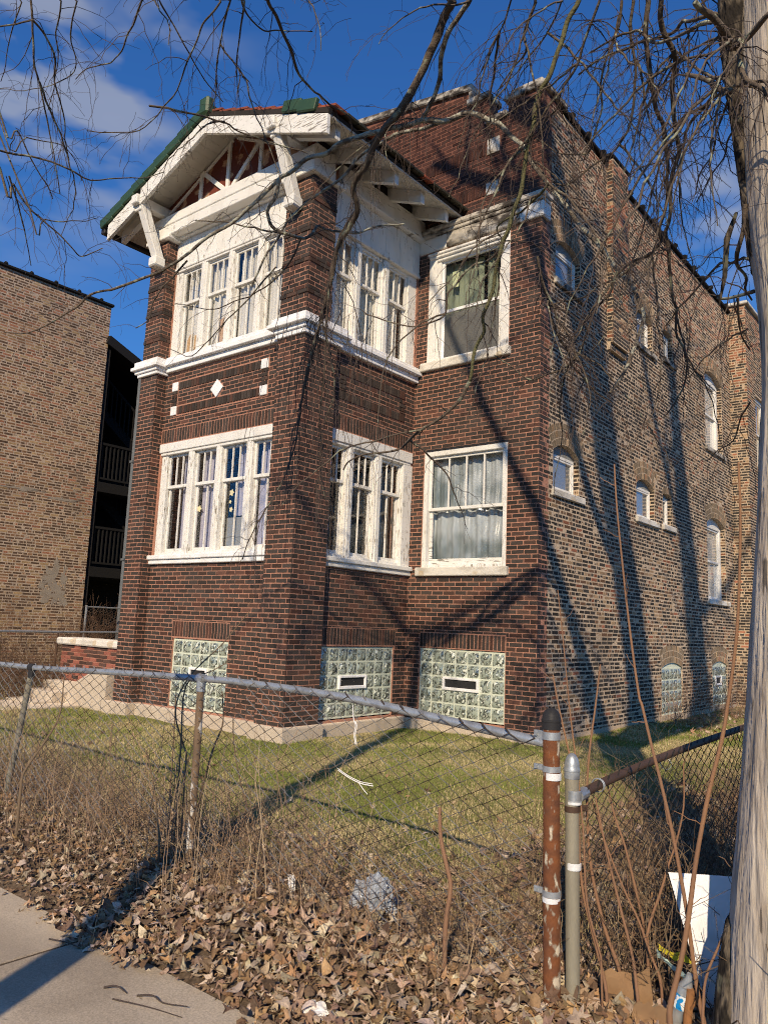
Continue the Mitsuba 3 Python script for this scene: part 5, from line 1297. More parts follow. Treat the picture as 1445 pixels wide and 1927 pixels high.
# bark still clinging: low on the left flank and high up on the left
rd = np.radians
put(TR + '__bark', rough_tube(TC[:4][[0, 1, 2]], 26, 0.022, 73, 14, 0, 1, 0.0, 1, lambda z: (rd(140 + 0 * z), rd(np.interp(z, [-.35, 0.0, 0.25, 0.42, 0.5], [240, 226, 216, 204, 150])), np.interp(z, [-.35, .2, .5], [.06, .04, .015]))), 'm_bark', smooth=True, label='strip of rough dark bark low on the left of the trunk')
up_ = TC[5:].copy(); up_[0, 2] = 2.95; up_[0, 0] = 4.71
put(TR + '__bark', rough_tube(up_, 26, 0.02, 75, 12, 0, 1, 0.0, 1, lambda z: (rd(130 + 0 * z), rd(np.interp(z, [2.95, 3.1, 3.6, 4.0, 4.4, 4.7], [150, 200, 206, 216, 222, 235])), np.interp(z, [2.95, 3.4, 3.8, 4.2, 4.7], [.0, .015, .04, .08, .10]))), 'm_bark', smooth=True, label='dark bark left high on the trunk')
put(TR + '__bark', tube([(4.40, -6.52, 3.35), (4.37, -6.56, 3.22), (4.36, -6.57, 3.05), (4.33, -6.56, 2.92)], [0.008, 0.014, 0.011, 0.003], 5), 'm_bark')
HUB = np.array([4.75, -6.55, 5.2])
BRANCHES = [
    [[[255,-613,566,36],[243,-606,559,34],[225,-600,539,33],[201,-598,515,32],[181,-596,504,31],[165,-590,491,29],[148,-585,482,27],[142,-572,471,26],[127,-565,463,24],[111,-560,452,22],[95,-551,427,20],[81,-542,405,18]],1],
    [[[134,-565,477,19],[117,-563,462,17],[105,-556,441,15],[91,-550,419,13],[76,-543,387,11],[60,-537,354,9],[45,-529,320,7]],0],
    [[[100,-556,424,11],[90,-546,393,10],[80,-535,361,9],[67,-525,323,7],[61,-512,293,6],[46,-505,263,5]],0],
    [[[94,-556,397,11],[81,-553,374,10],[69,-548,340,9],[56,-541,302,8],[42,-538,272,8],[22,-539,245,7],[5,-540,222,6],[-7,-537,203,5]],0],
    [[[94,-556,397,9],[91,-540,371,8],[85,-527,343,7],[70,-522,319,6],[58,-512,284,5],[54,-496,254,4]],0],
    [[[275,-620,550,21],[264,-616,547,20],[251,-612,539,20],[242,-604,532,19],[235,-596,525,18],[224,-590,516,18],[213,-585,514,17]],1],
    [[[213,-585,513,25],[228,-580,507,24],[247,-574,509,23],[262,-567,500,22],[276,-561,485,21],[287,-557,467,20],[297,-553,448,19],[311,-546,426,18],[321,-543,410,17],[332,-539,395,17],[339,-539,382,16],[346,-540,372,15],[353,-540,359,14],[357,-541,343,13],[354,-549,322,13],[351,-556,308,12],[346,-565,291,11]],0],
    [[[213,-585,513,23],[186,-597,507,22],[170,-602,507,22],[153,-607,505,21],[139,-609,501,20],[124,-612,501,19],[109,-614,493,18],[98,-615,492,18],[81,-618,481,17],[56,-626,462,16],[33,-634,452,15],[17,-637,442,14],[0,-641,436,13]],0],
    [[[0,-641,436,15],[-20,-647,430,14],[-46,-658,422,12],[-71,-669,418,11],[-87,-672,410,9],[-122,-688,390,7],[-149,-702,390,6]],0],
    [[[11,-632,440,11],[1,-634,433,10],[-15,-639,417,8],[-24,-639,409,7],[-30,-637,398,6],[-43,-641,391,5]],0],
    [[[214,-560,524,16],[187,-573,520,15],[163,-582,511,14],[149,-584,505,14],[134,-585,492,13],[116,-590,485,12],[98,-594,475,11],[80,-597,457,10],[62,-598,436,10],[51,-596,421,9]],0],
    [[[102,-619,488,18],[96,-616,478,18],[88,-616,470,17],[83,-612,467,16],[82,-606,461,16],[88,-595,458,15],[94,-584,457,14],[97,-577,462,14],[98,-571,472,13],[99,-565,472,12],[102,-557,473,11],[116,-539,475,11],[123,-529,482,10],[140,-510,487,9]],0],
    [[[90,-597,457,11],[62,-600,467,9],[33,-605,479,7],[-6,-616,490,6]],0],
    [[[85,-576,463,9],[71,-574,448,8],[48,-579,428,7],[20,-589,418,6],[0,-595,415,5],[-32,-611,421,3]],0],
    [[[68,-586,439,9],[43,-591,416,8],[22,-595,400,7],[2,-598,385,6],[-17,-601,374,5],[-41,-612,382,3]],0],
    [[[174,-702,545,14],[166,-688,547,13],[161,-670,540,12],[154,-653,533,11],[150,-636,534,9],[145,-619,537,8]],1],
    [[[158,-632,524,8],[158,-607,526,7],[148,-589,529,5],[134,-575,532,4]],0],
    [[[150,-721,543,9],[137,-721,535,8],[125,-719,528,7],[112,-717,516,7],[101,-715,505,6],[87,-715,499,6],[75,-715,494,5],[56,-719,490,4],[25,-736,494,4]],1],
    [[[119,-746,542,7],[114,-734,541,6],[112,-719,531,6],[106,-708,530,5],[102,-694,525,5],[102,-677,519,4]],1],
    [[[155,-717,544,9],[143,-711,543,8],[130,-704,534,7],[118,-696,523,6],[107,-688,514,5],[93,-683,509,4]],1],
    [[[161,-712,544,9],[155,-701,544,7],[153,-686,545,6],[153,-672,554,5],[162,-650,564,4]],1],
    [[[163,-711,542,9],[148,-702,538,7],[134,-692,528,6],[122,-681,520,4],[112,-668,512,3]],1],
    [[[27,-690,540,10],[39,-665,544,9],[54,-638,545,8],[53,-624,546,7],[69,-594,543,6],[80,-570,544,5]],0],
    [[[93,-813,507,8],[84,-806,492,7],[76,-800,482,7],[70,-793,477,6],[63,-785,467,6],[57,-777,456,5],[51,-767,436,4],[44,-760,427,4]],1],
    [[[93,-811,496,8],[89,-801,495,7],[83,-791,488,7],[73,-785,480,6],[67,-774,467,5],[58,-767,458,4],[50,-759,449,4]],0],
    [[[107,-802,508,6],[90,-795,500,5],[76,-786,495,4],[59,-779,492,3],[41,-772,481,3]],1],
    [[[114,-796,508,6],[99,-791,497,5],[90,-781,489,4],[74,-778,488,4],[45,-786,488,3],[17,-795,494,3]],1],
    [[[144,-772,510,7],[132,-768,505,7],[119,-765,501,6],[104,-763,498,5],[91,-761,500,5],[74,-763,505,4],[56,-764,504,4]],1],
    [[[34,-797,441,9],[40,-779,445,8],[50,-758,443,7],[51,-744,443,6],[65,-721,450,5],[74,-702,461,4]],0],
    [[[33,-795,430,9],[31,-785,426,8],[30,-773,415,7],[34,-757,406,6],[35,-743,397,5],[33,-734,396,5],[37,-722,406,4]],0],
    [[[35,-800,467,7],[31,-787,464,6],[26,-773,451,5],[21,-758,441,5],[12,-749,439,4]],0],
    [[[35,-799,460,5],[36,-782,458,5],[40,-763,463,4],[37,-749,460,3],[29,-738,452,3]],0],
    [[[46,-780,407,6],[38,-765,408,5],[41,-743,416,4],[36,-727,427,3]],0],
    [[[38,-791,426,7],[26,-776,411,6],[12,-763,398,4],[-3,-752,391,3]],0],
    [[[69,-809,523,5],[50,-805,509,4],[32,-800,498,3],[17,-795,500,3]],1],
    [[[361,-642,488,22],[354,-641,480,21],[347,-639,466,21],[340,-637,455,21],[334,-635,449,21],[328,-632,432,21],[323,-629,423,20],[318,-624,407,20],[312,-621,397,20],[306,-619,384,20],[300,-616,378,20],[296,-613,370,19],[292,-609,365,19],[288,-606,357,19],[283,-603,347,19],[278,-600,341,18],[276,-595,335,18],[269,-593,328,18],[264,-590,315,17],[260,-586,308,17]],1],
    [[[260,-586,308,14],[253,-584,298,13],[243,-584,291,12],[233,-585,286,11],[222,-586,280,11],[213,-586,274,10],[204,-586,269,9],[191,-590,267,8],[179,-593,267,7],[167,-595,263,7],[160,-593,257,6]],0],
    [[[295,-600,396,10],[288,-600,384,9],[284,-598,382,9],[277,-598,380,9],[269,-600,378,8],[259,-601,370,8],[252,-602,364,7],[247,-598,352,7],[238,-600,348,7],[227,-604,346,6],[212,-612,349,6],[198,-620,356,5]],0],
    [[[329,-614,407,9],[317,-606,406,9],[304,-598,406,8],[292,-590,409,7],[277,-584,410,6],[271,-571,412,5]],0],
    [[[411,-659,450,15],[408,-649,444,15],[409,-636,439,15],[406,-626,435,14],[402,-617,432,14],[399,-605,419,13],[397,-594,413,13],[391,-586,407,13],[386,-576,400,12],[382,-566,389,12],[375,-558,382,11]],1],
    [[[400,-645,466,15],[396,-639,454,14],[394,-631,443,14],[393,-621,431,13],[392,-613,427,13],[392,-605,423,12],[391,-596,413,12],[389,-588,403,11],[386,-581,396,10],[380,-575,382,10],[379,-568,377,9]],1],
    [[[379,-568,377,11],[370,-563,374,10],[359,-561,373,9],[347,-559,368,8],[336,-557,364,7],[324,-555,361,6],[303,-561,358,5]],0],
    [[[377,-558,387,13],[376,-551,374,12],[375,-544,365,11],[374,-537,354,10],[374,-531,350,9],[371,-524,338,9],[373,-516,329,8],[372,-508,318,7],[367,-504,304,6],[356,-504,288,5]],0],
    [[[353,-573,364,9],[346,-567,353,9],[336,-564,346,8],[329,-558,339,8],[320,-554,325,7],[307,-553,316,6],[289,-557,312,6],[275,-561,322,5],[263,-562,333,4]],0],
    [[[317,-604,370,11],[315,-594,359,10],[314,-583,350,10],[313,-571,334,9],[315,-558,325,8],[313,-548,320,8],[315,-536,314,7],[317,-523,308,6],[322,-508,303,5]],0],
    [[[379,-628,489,9],[373,-621,478,8],[365,-616,469,8],[359,-610,459,7],[356,-600,452,7],[349,-595,442,6],[342,-590,435,6],[327,-592,438,5],[311,-598,451,5]],1],
    [[[384,-624,490,10],[379,-618,480,10],[378,-608,468,9],[375,-599,455,9],[369,-592,440,8],[361,-589,433,7],[350,-588,428,7],[335,-590,420,6],[323,-591,419,6],[309,-598,438,5]],1],
    [[[377,-652,473,8],[367,-646,464,8],[358,-639,454,7],[347,-633,447,6],[340,-625,444,6],[331,-620,445,5],[321,-613,436,4]],1],
    [[[343,-657,487,9],[330,-647,481,8],[324,-633,481,7],[309,-625,482,5],[291,-618,470,4]],1],
    [[[332,-666,487,6],[317,-652,485,5],[300,-639,481,4],[284,-627,485,3]],1],
    [[[354,-648,488,6],[338,-635,486,5],[317,-625,482,4],[296,-616,481,3]],1],
    [[[445,-671,382,9],[435,-661,398,9],[425,-650,413,8],[416,-639,430,8],[408,-627,445,7],[400,-615,462,7],[392,-603,482,6]],0],
    [[[448,-683,391,20],[447,-693,392,18],[445,-703,393,16],[443,-714,393,14]],0],
    [[[451,-693,383,15],[456,-697,382,14],[462,-701,382,13],[467,-705,382,12]],0],
    [[[447,-681,374,16],[441,-678,380,15],[435,-676,387,13],[427,-675,394,10]],0],
    [[[447,-681,374,9],[442,-674,380,9],[435,-666,384,8],[430,-659,387,8],[422,-652,389,8],[416,-644,388,7],[412,-634,389,7],[407,-626,391,7]],0],
    [[[450,-691,368,5],[456,-691,365,4],[463,-691,362,3]],0],
    [[[452,-691,377,13],[457,-697,364,11],[465,-701,350,9]],0],
    [[[442,-680,412,11],[433,-671,422,11],[426,-660,432,10],[418,-651,441,10],[409,-641,447,9],[396,-635,452,9],[382,-629,458,8],[366,-626,462,7],[351,-620,464,6]],0],
    [[[440,-681,408,10],[427,-669,420,10],[416,-656,430,9],[403,-645,441,9],[389,-636,460,8],[373,-627,469,7],[356,-618,476,6]],0],
    [[[438,-669,410,7],[427,-659,418,6],[414,-650,421,6],[402,-638,419,5],[391,-627,422,4],[377,-617,421,3]],0],
    [[[441,-662,385,6],[434,-651,380,5],[427,-639,375,4],[418,-630,372,4],[412,-618,370,3]],0],
    [[[444,-657,376,6],[437,-647,375,5],[431,-636,373,4],[422,-626,372,4],[412,-617,366,3]],0],
    [[[446,-661,333,12],[441,-655,318,11],[439,-650,315,10],[438,-644,313,9],[439,-636,312,8],[437,-631,308,6],[438,-623,305,5]],0],
    [[[446,-657,310,8],[436,-638,320,7],[424,-621,327,7],[409,-604,327,6],[393,-588,324,5],[380,-570,324,5]],0],
    [[[446,-654,296,10],[438,-648,299,8],[429,-643,302,5]],0],
    [[[441,-658,293,7],[439,-650,288,6],[438,-641,283,5],[439,-630,279,4]],0],
    [[[441,-643,284,5],[429,-627,287,4],[417,-611,289,4],[404,-595,288,3],[393,-578,286,3]],0],
    [[[440,-638,252,5],[431,-618,251,4],[422,-599,246,4],[408,-584,242,3],[397,-566,244,3]],0]]
CANES = [
    ["sap",[[841,-1306,1,49],[837,-1305,17,46],[833,-1304,42,44],[828,-1304,81,41],[819,-1305,133,38],[810,-1306,174,36],[801,-1307,210,33],[794,-1307,239,31],[791,-1306,247,28],[785,-1306,288,26],[779,-1307,342,23],[772,-1307,412,21],[769,-1306,455,18]]],
    ["sap",[[820,-1323,6,60],[821,-1321,16,57],[828,-1316,49,53],[833,-1312,83,50],[838,-1308,124,47],[847,-1303,175,44],[856,-1298,215,40],[861,-1295,246,37],[868,-1290,304,34],[871,-1287,363,30],[872,-1285,409,27],[871,-1283,451,24]]],
    ["c",[[768,-1322,6,37],[764,-1320,19,35],[753,-1322,58,32],[746,-1322,85,30],[742,-1320,125,28],[740,-1318,160,25],[733,-1318,187,23],[722,-1320,232,21],[716,-1320,260,18]]],
    ["c",[[774,-1298,0,44],[767,-1297,21,41],[758,-1298,42,38],[748,-1299,76,35],[742,-1299,109,32],[739,-1297,157,28],[740,-1293,196,25],[743,-1288,233,22],[746,-1284,271,19]]],
    ["c",[[801,-1287,9,32],[798,-1285,18,30],[791,-1283,30,27],[780,-1282,55,25],[769,-1283,75,23],[752,-1285,112,21],[739,-1287,150,19]]],
    ["c",[[774,-1255,44,33],[765,-1252,74,30],[755,-1250,106,27],[744,-1248,132,23],[734,-1245,166,20]]],
    ["c",[[784,-1273,42,33],[786,-1268,55,30],[792,-1261,77,27],[798,-1255,102,24],[802,-1249,118,22],[807,-1243,149,19],[806,-1239,186,16]]],
    ["c",[[764,-1324,33,25],[752,-1325,73,23],[748,-1323,123,21],[743,-1322,166,19],[739,-1320,188,18],[732,-1319,233,16],[725,-1319,295,14],[719,-1318,338,12]]],
    ["c",[[849,-1335,17,29],[850,-1329,43,26],[859,-1322,69,23],[866,-1315,91,20],[868,-1309,110,17],[869,-1304,154,15]]],
    ["c",[[791,-1313,5,37],[785,-1309,35,32],[773,-1307,73,28],[761,-1306,114,23],[750,-1304,156,18]]],
    ["stick",[[636,-1366,10,57],[634,-1362,37,55],[634,-1356,65,52],[628,-1355,83,50],[620,-1354,106,47],[616,-1351,131,45]]],
    ["w",[[154,-1313,33,38],[146,-1310,83,32],[140,-1305,108,26],[132,-1302,204,19]]],
    ["w",[[209,-1308,28,46],[204,-1304,66,39],[207,-1291,126,32],[209,-1279,159,25],[202,-1278,201,18]]],
    ["w",[[294,-1270,0,36],[285,-1271,26,31],[266,-1283,73,27],[251,-1292,132,22],[243,-1291,171,18]]],
    ["w",[[196,-1357,22,36],[188,-1355,38,30],[176,-1357,81,24],[162,-1364,127,18]]],
    ["w",[[-51,-1416,62,53],[-56,-1408,78,42],[-47,-1373,143,32],[-52,-1367,203,21]]],
    ["w",[[211,-1337,125,27],[196,-1348,177,24],[199,-1333,221,20],[220,-1298,266,17],[237,-1269,311,14]]],
    ["w",[[206,-1343,138,27],[201,-1338,211,23],[214,-1307,230,18],[232,-1274,252,14]]]]


def rnd_unit(r):
    v = r.normal(0, 1, 3)
    return v / np.linalg.norm(v)


def twig_path(r, p, d, L, n, droop, zig):
    """A crooked shoot: kinks from side to side and sinks under its weight."""
    P = [np.array(p, float)]
    d = d / np.linalg.norm(d)
    s = np.cross(d, rnd_unit(r)); s /= np.linalg.norm(s) + 1e-9
    for k in range(n):
        d = d + np.array([0, 0, -droop]) + s * zig * (1 if k % 2 else -1) + r.normal(0, zig * 0.5, 3)
        d /= np.linalg.norm(d)
        P.append(P[-1] + d * L / n * r.uniform(0.7, 1.3))
    return np.array(P)


def shoots(r, P, R, every, Lr, level, out, droop=0.28, zig=0.30, rmax=0.007):
    """Twigs along a limb, with twigs of their own."""
    seg = np.linalg.norm(np.diff(P, axis=0), axis=1)
    S = np.concatenate([[0], np.cumsum(seg)])
    s = r.uniform(0.2, 1.0) * every
    while s < S[-1]:
        i = min(np.searchsorted(S, s) - 1, len(seg) - 1)
        t = (s - S[i]) / seg[i]
        p = P[i] + (P[i + 1] - P[i]) * t
        rad = R[i] + (R[i + 1] - R[i]) * t
        d = (P[i + 1] - P[i]) / seg[i] * r.uniform(0.3, 1.0) + rnd_unit(r) * 0.9
        L = r.uniform(*Lr) * (1 if level else 0.6)
        n = max(4, int(L / 0.055))
        q = twig_path(r, p, d, L, n, droop * r.uniform(0.3, 1.3), zig)
        r0 = min(rad * 0.55, rmax * r.uniform(0.55, 1.1))
        rr = np.linspace(r0, max(0.0012, r0 * 0.35), len(q))
        out.append(tube(q, rr, 4 if r0 > .003 else 3, cap=False))
        if level and L > 0.12:
            shoots(r, q, rr, 0.13, (0.08, 0.32), level - 1, out, droop, zig, rmax * .6)
        s += every * r.uniform(0.5, 1.6)


tr = np.random.default_rng(81)
tw, hang = [], []
mossy, lichen = {35, 38}, {5, 6, 7, 10, 11}
for k, (L, top) in enumerate(BRANCHES):
    A = np.array(L, float)
    P, R = A[:, :3] / 100.0, A[:, 3] / 1000.0 * (0.62 if k == 35 else 0.86)
    vis0 = 0
    if top:
        st = P[0]
        mid = (HUB + st) / 2 + np.array([tr.normal(0, .15), tr.normal(0, .15), 0.55 + 0.1 * np.linalg.norm(st - HUB)])
        P = np.vstack([HUB + tr.normal(0, .06, 3), mid, st + (st - P[1]) * 0.6 + np.array([0, 0, .1]), P]); R = np.concatenate([[R[0] * 1.5, R[0] * 1.3, R[0] * 1.1], R]); vis0 = 3
    elif k in (29, 30, 31, 32, 34):
        P = np.vstack([HUB + tr.normal(0, .06, 3), P[0] + np.array([-0.5, -0.45, 2.3]), P]); R = np.concatenate([[R[0] * 2, R[0] * 1.4], R]); vis0 = 2
    Ps = smooth_pts(P, 4)
    Rs = np.interp(np.linspace(0, 1, len(Ps)), np.linspace(0, 1, len(R)), R)
    w = np.concatenate([[0], rnd_unit(tr) * 0])  # keep the traced line, add small crooks
    Ps = Ps + (meshkit.noise(Ps * 9.0, 3)[:, None] - 0.5) * np.array([0.018, 0.018, 0.018]) * np.array([1, -1, 1]) + (meshkit.noise(Ps * 9.0, 5)[:, None] - 0.5) * np.array([0.014, 0.01, -0.014])
    Rs = Rs * (0.88 + 0.24 * meshkit.noise(Ps * 30.0, 9))
    put(TR + '__limb', tube(Ps, Rs, 8 if Rs.max() > .012 else 6), 'm_mossy_limb' if k in mossy else 'm_lichen_limb' if k in lichen else 'm_limb', smooth=True)
    big = Rs.max() > 0.011
    shoots(tr, P[vis0:], R[vis0:], 0.105 if k > 38 else 0.15, (0.12, 0.42) if k < 15 else (0.15, 0.60), 1, tw, rmax=0.0042)
# the dense drooping tangle left of the trunk
for k in (43, 44, 45, 47, 48, 49, 50, 55, 56, 57, 52):
    if k < len(BRANCHES):
        A = np.array(BRANCHES[k][0], float)
        shoots(tr, A[:, :3] / 100.0, A[:, 3] / 1000.0, 0.17, (0.3, 0.9), 2, tw, droop=0.30, rmax=0.0048)
for k in (0, 1, 2, 3, 4):
    A = np.array(BRANCHES[k][0], float)
    shoots(tr, A[2:, :3] / 100.0, A[2:, 3] / 1000.0, 0.075, (0.3, 0.95), 1, tw, droop=0.85, zig=0.20, rmax=0.0036)
for k in list(range(35, 57)) + [0, 5, 6, 10, 15, 19, 22, 23, 24, 27]:   # longer shoots that fill the top of the crown
    A = np.array(BRANCHES[k][0], float)
    for j in range(2 if k > 34 else 1):
        i = tr.integers(0, max(1, len(A) * 2 // 3))
        q = twig_path(tr, A[i, :3] / 100.0, np.array([tr.normal(0, .6), tr.normal(0, .5), -0.25]), tr.uniform(0.6, 1.3), 16, 0.10, 0.24)
        rr = np.linspace(tr.uniform(0.005, 0.0085), 0.0022, len(q))
        put(TR + '__limb', tube(q, rr, 6), 'm_limb', smooth=True)
        shoots(tr, q, rr, 0.12, (0.12, 0.45), 1, tw, droop=0.22, rmax=0.0036)
E0 = np.array(BRANCHES[0][0][-1][:3]) / 100.0
for k in range(34):         # long shoots hanging in front of the bay corner
    u = tr.normal(0, 0.20)
    q0 = E0 + np.array([0.774, 0.633, 0]) * u + np.array([0, tr.normal(0, .12), tr.uniform(-0.35, 0.35)])
    q = twig_path(tr, q0, np.array([tr.normal(0, .35), tr.normal(0, .35), -0.8]), tr.uniform(0.5, 1.9), 22, 0.16, 0.15)
    rr = np.linspace(tr.uniform(0.0026, 0.0045), 0.0014, len(q))
    tw.append(tube(q, rr, 4, cap=False))
    shoots(tr, q, rr, 0.20, (0.08, 0.30), 0, tw, droop=0.5, zig=0.2, rmax=0.002)
put(TR + '__twigs', join(tw), 'm_twig', kind='stuff', label='fine crooked hanging twigs')
# the crown above the picture: forks whose shade falls on the walls
up = []
FORK = [[(4.72, -6.52, 4.5, .26), (5.2, -6.1, 5.8, .33), (5.08, -6.38, 7.8, .32), (4.80, -6.75, 9.8, .30), (4.6, -6.9, 11.5, .24), (4.45, -6.95, 13.2, .10)],
        [(4.72, -6.52, 4.5, .22), (5.5, -6.1, 5.7, .30), (6.5, -5.4, 7.2, .31), (6.40, -5.5, 9.4, .30), (6.15, -5.85, 12.4, .2), (6.0, -6.0, 14.8, .06)],
        [(4.72, -6.52, 4.5, .15), (4.3, -6.9, 6.2, .13), (3.5, -7.4, 8.2, .065), (2.7, -7.8, 10.4, .05), (2.0, -8.2, 12.6, .02)],
        [(4.6, -6.9, 11.3, .20), (3.9, -6.9, 13.0, .20), (3.3, -6.93, 13.8, .18), (2.3, -6.9, 14.6, .10), (1.2, -6.9, 15.4, .03)],
        [(4.80, -6.75, 9.8, .13), (3.6, -6.8, 12.0, .12), (2.4, -6.9, 12.9, .11), (1.5, -7.0, 13.6, .05)],
        [(5.08, -6.38, 7.8, .12), (4.4, -7.2, 9.4, .10), (3.9, -7.6, 11.6, .08), (3.2, -7.9, 13.8, .03)],
        [(4.80, -6.75, 9.8, .10), (4.0, -6.6, 11.3, .08), (3.0, -6.9, 13.0, .05), (2.2, -7.0, 14.5, .02)],
        [(6.40, -5.5, 9.4, .10), (7.4, -5.2, 11.2, .07), (8.3, -5.0, 13.4, .03)],
        [(6.15, -5.85, 10.8, .09), (5.4, -6.1, 12.6, .07), (4.9, -6.3, 14.6, .03)],
        [(6.5, -5.4, 7.6, .10), (7.3, -6.2, 8.4, .08), (8.2, -7.2, 9.0, .05), (9.2, -7.9, 9.8, .02)]]
for L in FORK:
    A = np.array(L); Ps = smooth_pts(A[:, :3], 5); Rs = np.interp(np.linspace(0, 1, len(Ps)), np.linspace(0, 1, len(A)), A[:, 3])
    put(TR + '__limb', tube(Ps, Rs, 12), 'm_bark', smooth=True)
    if A[0, 2] > 4:
        hi = A[A[:, 2] > 6.5] if (A[:, 2] > 6.5).sum() > 1 else A[-2:]
        for j in range(9):
            i = tr.integers(0, len(hi) - 1); t = tr.random()
            p = hi[i, :3] + (hi[i + 1, :3] - hi[i, :3]) * t
            d = rnd_unit(tr) + np.array([0, 0, 0.9])
            q = twig_path(tr, p, d, tr.uniform(1.0, 2.6), 9, -0.02, 0.16)
            rr = np.linspace(min(0.045, hi[i, 3] * .5), 0.006, len(q))
            up.append(tube(q, rr, 6))
            shoots(tr, q, rr, 0.32, (0.3, 0.9), 1, up, droop=0.05, rmax=0.012)
put(TR + '__upper_branches', join(up), 'm_limb', kind='stuff')

T2 = thing('street_tree', 'slim street tree standing behind the viewpoint whose long shadow crosses the sidewalk and lawn', 'tree')
put(T2 + '__trunk', tube(smooth_pts([(3.19, -10.98, -0.4), (3.20, -10.98, 2.0), (3.30, -10.96, 5.0), (3.63, -10.9, 7.9)], 6), np.linspace(0.118, 0.092, 19), 14), 'm_bark', smooth=True)
for L in ([(3.63, -10.9, 7.9, .09), (4.33, -10.25, 7.72, .065), (5.2, -10.0, 8.36, .05), (5.52, -10.0, 8.6, .042), (6.9, -10.07, 8.2, .03), (8.0, -10.4, 8.6, .03)], [(3.63, -10.9, 7.9, .08), (3.4, -11.9, 8.63, .06), (3.5, -12.8, 9.1, .05), (3.2, -14.0, 10.2, .03)]):
    A = np.array(L); Ps = smooth_pts(A[:, :3], 5)
    put(T2 + '__limb', tube(Ps, np.interp(np.linspace(0, 1, len(Ps)), np.linspace(0, 1, len(A)), A[:, 3]), 10), 'm_bark', smooth=True)

# ---- canes and sticks growing by the fence
nsap = nc = nw_ = 0
CL = ['tallest thin brown cane, first to the right of the grey fence post', 'thin cane rising in front of the brown side rail just right of the grey post', 'slanting brown cane nearest the white board on its left', 'short cane slanting behind the middle of the brown cane clump', 'thin upright cane left of the crossing sapling stems', 'very thin pale cane rising high beside the front corner of the house', 'bent thin cane against the lower left edge of the pale trunk', 'brown cane in the middle of the clump between grey post and white board']
WL = ['dark dry stalk just left of the leaning middle fence post', 'dry stalk standing just right of the leaning middle fence post', 'thin dry stalk well right of the middle fence post', 'dry stalk left of the dark stalk by the middle post', 'dry stalk leaning right beside the leftmost fence post', 'long thin stem arching up over the rail in front of the bay basement window', 'short thin stem arching over the rail by the middle post']
for kind, L in CANES:
    A = np.array(L, float); P, R = A[:, :3] / 200.0, A[:, 3] / 5000.0
    Ps = smooth_pts(P, 4); Rs = np.interp(np.linspace(0, 1, len(Ps)), np.linspace(0, 1, len(R)), R)
    if kind == 'sap':
        nm, lab, ct, gr = 'sapling', ('reddish-brown sapling stem leaning left, crossing another in front of the white board', 'brown sapling stem leaning right up towards the pale trunk')[nsap], 'sapling', None
        nsap += 1
    elif kind == 'stick':
        nm, lab, ct, gr = 'cut_stick', 'thick cut reddish stick standing upright behind the front fence mesh', 'stick', None
    elif kind == 'c':
        nm, lab, ct, gr = 'brown_cane', CL[nc], 'cane', 'thin canes beside the grey fence post'; nc += 1
    else:
        nm, lab, ct, gr = 'dry_stalk', WL[nw_], 'stalk', 'tall dry stalks along the front fence'; nw_ += 1
    ky = thing(nm, lab, ct, gr)
    base = P[0].copy(); g0 = float(gz(base[0], base[1]))
    if base[2] > g0:
        Ps = np.vstack([[base[0] + .01, base[1] + 0.0, g0 - 0.03], Ps]); Rs = np.concatenate([[Rs[0]], Rs])
    put(ky + '__stem', tube(Ps, Rs * (0.92 + .16 * meshkit.noise(Ps * 25.0, 2)), 8), 'm_cane' if kind != 'w' else 'm_dry_stalk', smooth=True)
    o = []
    shoots(tr, P[2:], R[2:], 0.28, (0.08, 0.28), 0, o, droop=0.0, rmax=0.0022)
    if o: put(ky + '__side_twigs', join(o), 'm_cane' if kind != 'w' else 'm_dry_stalk', kind='stuff')

# ------------------------------------------------------------------ litter and rubbish
def crumple(c, s, seed, amp=0.35, sub=3, flat=(1, 1, 1)):
    m = trimesh.creation.icosphere(subdivisions=sub)
    v = np.array(m.vertices)
    n1 = meshkit.fbm(v * 1.7 + seed, 3, seed) - 0.5
    rg = np.abs(meshkit.fbm(v * 2.8 + 5, 3, seed + 1) - 0.5) * 2
    v = v * (1 + amp * 1.6 * n1 - amp * rg)[:, None] * np.array(flat) * s
    return v + np.array(c), np.array(m.faces)
put('plastic_bag', crumple((2.50, -6.50, 0.03), 0.15, 5, 0.8, 4, (0.85, 0.55, 1.0)), 'm_grey_film', label='crumpled grey plastic bag caught at the foot of the fence', cat='bag')
put('paper_scrap', crumple((1.98, -6.60, 0.03), 0.05, 8, 0.7, 2, (0.6, 0.3, 1.2)), 'm_white_scrap', label='small white paper scrap caught in the fence left of the grey bag', cat='paper')
put('paper_scrap', crumple((2.86, -7.28, -0.13), 0.075, 9, 0.5, 3, (1.1, 0.8, 0.35)), 'm_white_scrap', label='dirty white paper scrap lying in the leaves at the bottom edge', cat='paper')
put('paper_scrap', crumple((3.56, -6.75, -0.10), 0.07, 12, 0.5, 3, (1.2, 0.7, 0.45)), 'm_white_scrap', label='white torn scrap at the foot of the rusty post', cat='paper')
tw1 = smooth_pts([(2.49, -6.735, 1.07), (2.51, -6.745, 1.00), (2.525, -6.745, 0.97), (2.518, -6.745, 0.92), (2.53, -6.745, 0.875)], 5)
put('twine', join([tube(tw1, 0.0024, 5), tube(tw1[6:] + np.array([0.012, -0.004, 0]), 0.002, 5)]), 'm_white_scrap', label='white twine hanging down from the top rail', cat='string')
tw2 = smooth_pts([(2.41, -6.735, 0.725), (2.50, -6.745, 0.70), (2.58, -6.745, 0.685), (2.66, -6.745, 0.685)], 5)
